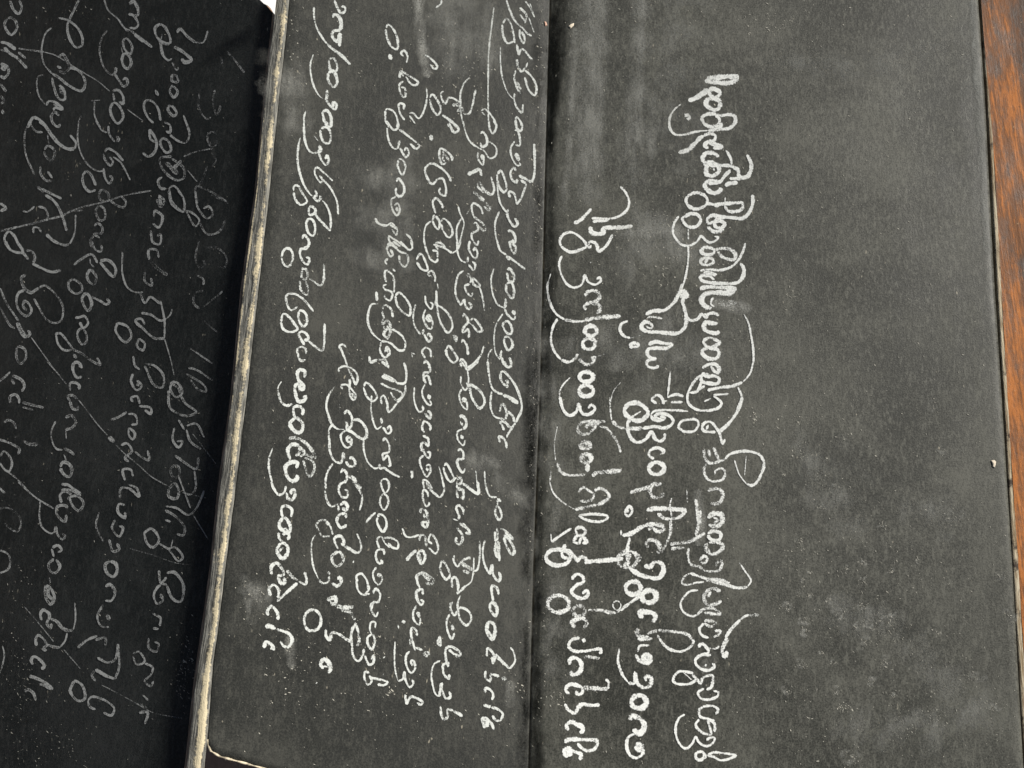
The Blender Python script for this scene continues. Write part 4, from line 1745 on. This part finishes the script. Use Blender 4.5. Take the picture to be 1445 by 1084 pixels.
def fold_strip(name, y0, y1, xr, xc, xl, zoff, ny=220, nt_=26, wear_k=1.0):
    ys = np.linspace(y0, y1, ny)
    t = np.linspace(0, 1, nt_)
    verts, turn, along, wr = [], [], [], []
    wob = np.sin(ys * 0.05) * 0.6 + np.sin(ys * 0.017 + 1) * 0.9 + np.sin(ys * 0.19) * 0.3
    for y, w in zip(ys, wob):
        a, c, l = float(xr(y)) + 0.4, float(xc(y)) + w * 0.7, float(xl(y)) - 1.5
        zr = float(surf_mid(np.array(a), np.array(y))[2]) + zoff
        zl = float(surf_left(np.array(l), np.array(y))[2]) - 0.0010
        xs = np.where(t < 0.4, a + (c - a) * t / 0.4, c + (l - c) * (t - 0.4) / 0.6)
        ph = t * math.pi / 2
        zs = zr + 0.0006 * np.sin(np.clip(t / 0.6, 0, 1) * math.pi) - 0.0009 * np.clip((t - 0.4) / 0.48, 0, 1) ** 2 - (zr - 0.0009 - zl) * np.clip((t - 0.88) / 0.12, 0, 1)
        verts.append(at_z(xs, np.full_like(xs, y), zs))
        turn.append(t); along.append(np.full_like(t, y * 0.008))
        lo = float(np.interp(y, [0, 80, 300, 560, 700, 820, 900, 960, 1030, 1100], [0.62, 0.78, 0.72, 0.74, 0.82, 0.84, 0.78, 1.1, 1.3, 1.1]))
        li = float(np.interp(y, [120, 260, 420, 560, 640], [0.2, 0.9, 0.85, 0.55, 0.1]))
        wr.append(lo * wear_k * np.exp(-((t - 0.36) / 0.22) ** 2) + li * np.exp(-((t - 0.84) / 0.06) ** 2))
    V = np.vstack(verts)
    F = [(i * nt_ + j, i * nt_ + j + 1, (i + 1) * nt_ + j + 1, (i + 1) * nt_ + j) for i in range(ny - 1) for j in range(nt_ - 1)]
    return mesh_obj(name, V, F, m_fold, book, True, {'turn': np.concatenate(turn), 'along': np.concatenate(along), 'wear': np.concatenate(wr)})
fs = fold_strip('worn_fold', Y_TOP, 1130, ridge_r, ridge_c, ridge_l, 0.0001)
fs['label'] = 'frayed fold worn through to cream fibre'

# folded sheets stacked under the right page, and the sheet under the valley
def slab(name, pts, z0, z1, mat, parent):
    n = len(pts)
    V = [(x, y, z1) for x, y in pts] + [(x, y, z0) for x, y in pts]
    F = [tuple(range(n)), tuple(range(2 * n - 1, n - 1, -1))] + [(i, n + i, n + (i + 1) % n, (i + 1) % n) for i in range(n)]
    return mesh_obj(name, V, F, mat, parent, False)
def ground_poly(pts, z): return [tuple(at_z(float(x), float(y), z)[:2]) for x, y in pts]
rs = random.Random(8)
zc = -0.0032
for k in range(12):
    j = rs.uniform(-2.5, 2.5)
    quad = [(700 + j, Y_TOP + 6), (702 + j, Y_BOT - 8), (1437 + j * 0.3 - 2, Y_BOT - 8), (1374 + j * 0.3 - 2, Y_TOP + 6)]
    if TABLE_Z + 0.0066 > zc - 0.0062: pass
    slab('folded_sheet', ground_poly(quad, 0.0)[::-1], zc - 0.0060, zc, mat_page_mid, book)
    zc -= 0.0068

# ------------------------------------------------------------------ writing, smears and dust on the pages
write(page_right, surf_right, plane_right.n, STROKES_RIGHT, mat_chalk,
      {'first': 'bold line of script nearest the valley fold', 'second': 'bold middle line of script', 'third': 'longest, boldest line of script with tall loops'},
      0.97, (1.0, 0.80, 0.50))
write(page_mid, surf_mid, plane_mid.n, STROKES_MIDDLE, mat_chalk_mid,
      {'first': 'line of script nearest the worn fold', 'sixth': 'line of script nearest the valley fold'},
      0.83, (0.97, 0.82, 0.50))
write(page_left, surf_left, plane_left.n, STROKES_LEFT, mat_chalk_shaded,
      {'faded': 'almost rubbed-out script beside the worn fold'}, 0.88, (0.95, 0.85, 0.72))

def smears(page_o, surf, nrm, items):
    rb = Ribbons(surf, nrm, 0.00004)
    r = random.Random(len(items))
    for w, d, pts in items:
        if w < 24:
            rb.add(smooth_path(pts, 4.0), w, d * 1.5, 'round', 0.15, r)
            continue
        for k in range(9):                       # a rubbed patch is many overlapping finger strokes
            ox, oy = r.gauss(0, w * 0.24), r.gauss(0, w * 0.16)
            q = [(x + ox + r.gauss(0, w * 0.06), y + oy + r.gauss(0, w * 0.06)) for x, y in pts]
            if r.random() < 0.35 and len(q) > 2: q = q[:-1] if r.random() < 0.5 else q[1:]
            rb.add(smooth_path(q, 4.0), w * r.uniform(0.22, 0.65), d * r.uniform(0.35, 0.9), 'taper', 0.3, r)
    o = rb.build('chalk_smear', mat_smear, page_o)
    o['kind'] = 'stuff'

rng = random.Random(21)
items = [(70, .17, [(845, -60), (842, 120), (836, 300)]), (60, .13, [(905, -60), (900, 120), (890, 280)]), (16, .16, [(906, -60), (904, 80), (897, 200)]), (14, .14, [(812, 40), (806, 160), (796, 300)]),
         (20, .12, [(925, 130), (918, 225)]), (70, .08, [(960, -40), (950, 140), (940, 260)]), (22, .24, [(864, 330), (920, 327), (966, 326)]),
         (90, .15, [(896, 440), (925, 480), (945, 530)]), (50, .13, [(870, 300), (940, 330), (990, 390)]), (20, .28, [(1002, 426), (1030, 432), (1062, 436)]),
         (60, .06, [(1080, 80), (1230, 90), (1340, 60)]), (14, .30, [(1372, 0), (1381, 150), (1394, 360)]), (90, .06, [(1260, 900), (1330, 980), (1400, 1040)]),
         (100, .05, [(1150, 1000), (1250, 1030), (1350, 1060)]), (20, .16, [(990, 950), (1010, 920)]), (50, .07, [(770, 400), (785, 700), (765, 1050)]), (18, .22, [(985, 690), (988, 760), (982, 770)])]
ghosts = []
S = 405 / 838.0
for bx, by, w, d in [(140, 610, 26, .5), (195, 650, 18, .45), (195, 685, 22, .5), (300, 640, 22, .35), (372, 608, 20, .5), (370, 662, 24, .55), (380, 714, 30, .42), (440, 636, 26, .45), (430, 780, 24, .42), (395, 830, 24, .5), (292, 860, 16, .4), (245, 320, 14, .45), (425, 375, 14, .5), (366, 485, 16, .5), (366, 535, 18, .5), (180, 420, 14, .4), (635, 350, 34, .26), (680, 820, 36, .28), (752, 905, 26, .42), (500, 965, 60, .22), (580, 935, 44, .24), (146, 855, 22, .32), (335, 1055, 36, .3), (588, 690, 10, .5), (240, 242, 26, .3), (180, 577, 12, .45), (212, 580, 12, .4), (270, 592, 14, .3), (802, 640, 24, .3), (450, 510, 12, .35), (320, 500, 9, .5), (455, 870, 12, .5), (570, 30, 24, .25), (765, 520, 20, .28), (600, 160, 22, .25), (528, 480, 10, .4), (190, 535, 9, .4), (210, 512, 9, .4), (245, 745, 9, .4), (280, 775, 12, .32), (190, 780, 20, .25), (52, 58, 10, .7), (135, 225, 10, .5), (285, 258, 12, .35), (190, 175, 12, .32), (440, 690, 60, .16), (345, 672, 12, .4), (412, 655, 12, .4)]:
    x, y = 1040 + bx * S, 560 + by * S
    L = w * rng.uniform(0.25, 0.6)
    a = rng.uniform(-0.6, 0.9)
    ghosts.append((x, y, w * S * 0.45, w * S * 0.38, int(5 + w * 0.9), 0.75))
    for q in range(3 if w > 15 else 2):           # half-erased letters: short soft arcs
        ax, ay = x + rng.gauss(0, w * S * 0.35), y + rng.gauss(0, w * S * 0.28)
        rr = w * S * rng.uniform(0.25, 0.55); a0 = rng.uniform(0, 6.28); sp = rng.uniform(1.2, 3.6)
        items.append((max(4.0, w * S * rng.uniform(0.35, 0.65)), d * rng.uniform(0.30, 0.62), [(ax + rr * 1.2 * math.cos(a0 + sp * k / 4), ay + rr * 0.8 * math.sin(a0 + sp * k / 4)) for k in range(5)]))
items += [(90, .09, [(850, 360), (930, 350), (1000, 360)]), (120, .08, [(960, 480), (1000, 520), (1010, 560)]), (90, .07, [(830, 470), (850, 520)]), (80, .07, [(1120, 620), (1180, 700), (1230, 760)]),
          (60, .08, [(1150, 850), (1220, 880), (1270, 870)]), (50, .10, [(1345, 1010), (1385, 1000)]), (60, .08, [(1290, 720), (1350, 730)])]
smears(page_right, surf_right, plane_right.n, items)
smears(page_mid, surf_mid, plane_mid.n, [(18, .26, [(590, -30), (593, 50), (604, 110)]), (70, .13, [(635, -40), (645, 50), (640, 130)]), (40, .12, [(700, 0), (690, 60), (690, 120)]),
       (40, .16, [(705, 665), (720, 690), (742, 710)]), (40, .10, [(350, 810), (366, 850), (362, 880)]), (18, .16, [(408, 895), (412, 945)]), 
       (40, .10, [(640, 640), (700, 660)]), (18, .14, [(720, 960), (718, 1000)]), (50, .08, [(400, 60), (420, 200)]),  (70, .07, [(560, 180), (540, 420)])])
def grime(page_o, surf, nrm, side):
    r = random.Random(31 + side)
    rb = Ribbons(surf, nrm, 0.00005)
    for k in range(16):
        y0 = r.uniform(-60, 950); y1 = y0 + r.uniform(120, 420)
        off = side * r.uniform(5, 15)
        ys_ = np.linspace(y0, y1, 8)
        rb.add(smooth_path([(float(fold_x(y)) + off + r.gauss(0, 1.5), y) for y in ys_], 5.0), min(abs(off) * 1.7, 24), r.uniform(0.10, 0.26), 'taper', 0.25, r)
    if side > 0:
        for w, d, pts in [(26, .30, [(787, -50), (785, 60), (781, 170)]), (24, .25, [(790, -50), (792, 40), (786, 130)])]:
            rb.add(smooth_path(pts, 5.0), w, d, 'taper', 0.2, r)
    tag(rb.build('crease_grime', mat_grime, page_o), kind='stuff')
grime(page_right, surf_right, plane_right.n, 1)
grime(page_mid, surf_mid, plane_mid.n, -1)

def dust(page_o, surf, nrm, n, x0, x1, clusters, seed, dens, wk=1.0):
    r = random.Random(seed)
    rb = Ribbons(surf, nrm, 0.00007)
    def dash(x, y, big):
        L = r.choice([0.8, 1.2, 1.8, 2.6, 3.6]) * big
        a = R(48) + r.gauss(0, 0.45)
        w = r.choice([1.0, 1.2, 1.5, 2.0]) * big * wk
        lo, hi = float(x0(y)) + 4, float(x1(y)) - 4
        if not lo < x < hi: return
        rb.add(np.array([(x, y), (x + L * 0.5 * math.cos(a), y + L * 0.5 * math.sin(a)), (x + L * math.cos(a), y + L * math.sin(a))]), w, r.uniform(*dens), 'round', 0.0, r)
    for i in range(n):
        y = r.uniform(0, 1084)
        dash(r.uniform(float(x0(y)), float(x1(y))), y, 1.0)
    for cx, cy, sx, sy, m, big in clusters:
        for i in range(m):
            dash(r.gauss(cx, sx), r.gauss(cy, sy), big * r.choice([0.8, 1, 1, 1.3]))
    o = rb.build('chalk_dust', mat_dust, page_o)
    o['kind'] = 'stuff'
dust(page_right, surf_right, plane_right.n, 1000, fold_x, right_x,
     [(955, 360, 30, 25, 90, 1), (930, 340, 40, 30, 60, 1), (1085, 30, 20, 12, 50, 1), (1060, 200, 60, 60, 60, 1), (1110, 600, 45, 30, 90, 1.1), (1140, 790, 40, 60, 90, 1),
      (1190, 997, 6, 4, 30, 1.2), (1110, 1000, 40, 40, 70, 1), (1065, 588, 3, 4, 14, 1.5), (1290, 790, 30, 30, 40, 1), (1400, 1000, 20, 30, 40, 1), (785, 985, 8, 6, 26, 1.2), (960, 400, 60, 60, 60, 1), (1120, 420, 12, 10, 24, 1.1),
      (1150, 20, 20, 20, 24, 1), (1280, 980, 40, 30, 60, 1), (1300, 130, 50, 40, 40, 1), (765, 300, 6, 200, 90, 1), (762, 800, 5, 180, 90, 1), (1220, 780, 50, 60, 60, 1)] + ghosts, 3, (0.45, 0.95))
dust(page_mid, surf_mid, plane_mid.n, 520, ridge_r, fold_x,
     [(412, 60, 12, 60, 70, 1), (650, 100, 30, 30, 60, 1), (530, 905, 12, 12, 16, 1.3), (548, 975, 8, 4, 14, 1.3), (520, 890, 30, 30, 30, 1), (410, 930, 20, 30, 60, 1), (365, 850, 14, 20, 40, 1), (440, 990, 60, 20, 40, 1),
      (760, 250, 6, 200, 120, 1), (755, 700, 6, 200, 120, 1), (725, 960, 14, 20, 30, 1), (690, 690, 40, 30, 30, 1), (590, 590, 6, 6, 14, 1), (640, 300, 30, 30, 30, 1)], 4, (0.5, 0.9))
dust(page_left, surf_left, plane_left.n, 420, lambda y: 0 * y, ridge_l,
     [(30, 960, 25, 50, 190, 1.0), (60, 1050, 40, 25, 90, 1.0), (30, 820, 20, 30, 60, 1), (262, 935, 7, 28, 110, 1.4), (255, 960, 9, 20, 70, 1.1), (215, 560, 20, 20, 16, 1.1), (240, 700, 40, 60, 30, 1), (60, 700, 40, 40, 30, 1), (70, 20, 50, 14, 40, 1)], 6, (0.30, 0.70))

# ------------------------------------------------------------------ wooden board along the right edge
m_board = wood_material('weathered_red_wood', (0.060, 0.036, 0.024), (0.16, 0.068, 0.027), (0.44, 0.155, 0.036), R(-3.3), 0.2, (0.45, 0.7), True)
m_rim, nt = new_mat('bare_splintered_wood'); b = NB(nt)
co = b.n('ShaderNodeTexCoord').outputs['Object']
g = b.noise(b.mapping(co, (0, 0, R(3)), (700, 60, 300)), 1.0, 5.0, 0.7)
k = b.noise(co, 130.0, 4.0, 0.7)
c1 = b.mix(b.mapr(g, 0.38, 0.62), (0.30, 0.22, 0.13), (0.66, 0.58, 0.42))
c1 = b.mix(b.mapr(k, 0.54, 0.68), c1, (0.09, 0.07, 0.055))
b.out(b.principled(c1, 0.8, 0.25, b.bump(g, 0.8, 0.0006)).outputs[0])

board = bpy.data.objects.new('wooden_board', None); C.objects.link(board)
BZ = -0.0042
bl = at_z(float(right_x(542)) + 4, 542.0, BZ)
board.location = (bl[0], bl[1], TABLE_Z)
tag(board, 'weathered reddish brown wooden board with a splintered pale edge beside the right page', 'board')
ys = np.linspace(-260, 1400, 260)
r2 = random.Random(2)
wb = np.cumsum([r2.gauss(0, 0.18) for _ in ys]); wb -= np.linspace(wb[0], wb[-1], len(ys)); wb = np.clip(wb, -1.5, 1.5)
def rim_w(y): return float(np.interp(y, [-300, 0, 110, 200, 400, 620, 760, 900, 1084, 1400], [2.0, 2.5, 3.5, 6, 7, 6.5, 8, 9, 9, 9]))
gapw = lambda y: float(np.interp(y, [-300, 0, 350, 600, 800, 1100], [2.6, 2.8, 3.8, 2.4, 1.4, 1.6]))
rows = []
for y, w in zip(ys, wb):
    x0 = float(right_x(y)) + gapw(y) + w * 0.4
    rw = rim_w(y) + 0.8 * w
    pr = [(x0 + 0.0, TABLE_Z + 0.0004), (x0 + 0.0, BZ - 0.0007), (x0 + 0.5, BZ - 0.0003), (x0 + rw * 0.5, BZ - 0.0001), (x0 + rw, BZ)]
    rows.append([at_z(x, y, 0 * x + BZ)[:2].tolist() + [z] for x, z in pr])
V = [p for r_ in rows for p in r_]; n = 5
F = [(i * n + j, (i + 1) * n + j, (i + 1) * n + j + 1, i * n + j + 1) for i in range(len(ys) - 1) for j in range(n - 1)]
rim = mesh_obj('splintered_edge', V, F, m_rim, board, True)
rows2 = []
for i, y in enumerate(ys):
    p = rows[i][-1]
    far = at_z(1900.0 + (y - 542) * 0.05, float(y), BZ)
    seg = []
    for t in (0, .015, .04, .08, .16, .3, .6, 1.0):
        q = [p[0] + (far[0] - p[0]) * t, p[1] + (far[1] - p[1]) * t, BZ + 0.00015 * math.sin(y * 0.03 + t * 40)]
        seg.append(q)
    seg.append([far[0], far[1], TABLE_Z + 0.0004])
    rows2.append(seg)
V = [p for r_ in rows2 for p in r_]; n = 9
F = [(i * n + j, (i + 1) * n + j, (i + 1) * n + j + 1, i * n + j + 1) for i in range(len(ys) - 1) for j in range(n - 1)]
rub = []
for i, y in enumerate(ys):
    bw = float(np.interp(y, [-300, 0, 200, 420, 600, 760, 900, 1400], [.4, .4, .3, .6, 1, 1, .8, .8]))
    rub += [bw * q for q in (1.0, 1.0, 0.75, 0.1, -0.25, -0.1, 0, 0, 0)]
mesh_obj('plank', V, F, m_board, board, True, {'rubbed': rub})

# ------------------------------------------------------------------ white patch added to fill the bright gap beside the left page
m_white, nt = new_mat('white_patch'); b = NB(nt)
co = b.n('ShaderNodeTexCoord').outputs['Object']
nn = b.noise(co, 60.0, 3.0, 0.5)
b.out(b.principled(b.mix(nn, (0.90, 0.90, 0.88), (0.94, 0.94, 0.93)), 0.7, 0.3).outputs[0])
ws_pts = [(364, -7), (367, 0), (372, 5), (378, 8), (382, 12), (385, 17), (387.2, 20), (389.5, 0), (390.5, -8)]
zt = RIDGE_Z + 0.0002  # raised to the fold's height so the sun reaches the added patch
wpoly = [tuple(at_z(float(x), float(y), zt)[:2]) for x, y in ws_pts]
ws = slab('white_gap_patch', wpoly, zt - 0.0004, zt, m_white, None)
tag(ws, 'small white patch added to fill the bright gap beside the worn fold at the top', 'paper')

# ------------------------------------------------------------------ loose flakes on the pages
m_flake, nt = new_mat('paper_flake'); b = NB(nt)
co = b.n('ShaderNodeTexCoord').outputs['Object']
nn = b.noise(co, 900.0, 3.0, 0.6)
b.out(b.principled(b.mix(nn, (0.62, 0.50, 0.36), (0.84, 0.78, 0.66)), 0.8, 0.2).outputs[0])
m_flake2, nt = new_mat('reddish_chip'); b = NB(nt)
b.out(b.principled((0.62, 0.40, 0.30), 0.8, 0.2).outputs[0])
def flake(pts, surf, mat, label, thick=0.0005):
    P = surf(np.array([p[0] for p in pts], float), np.array([p[1] for p in pts], float))
    c = P.mean(0); n = len(pts)
    V = np.vstack([P + np.array([0, 0, 0.0001]), (P - c) * 0.8 + c + np.array([0, 0, thick]), [c + np.array([0, 0, thick * 1.3])]]) - c
    F = [(i, (i + 1) % n, n + (i + 1) % n, n + i) for i in range(n)] + [(n + i, n + (i + 1) % n, 2 * n) for i in range(n)]
    o = mesh_obj('paper_flake', V, F, mat, None, False)
    o.location = c
    tag(o, label, 'flake')
flake([(1398.5, 650), (1403, 649), (1405.5, 652), (1404.5, 657), (1403.5, 661), (1400.5, 659), (1400.5, 655)][::-1], surf_right, m_flake, 'small cream flake of paper near the right edge of the blank page area')
flake([(802, 38), (805, 35), (810, 33), (809.5, 37), (805, 41)][::-1], surf_right, m_flake, 'tiny pale chip lying just right of the valley fold near the top')
flake([(768, 30), (771, 31), (773, 36), (769.5, 37)][::-1], surf_mid, m_flake2, 'tiny reddish chip caught in the valley fold near the top')
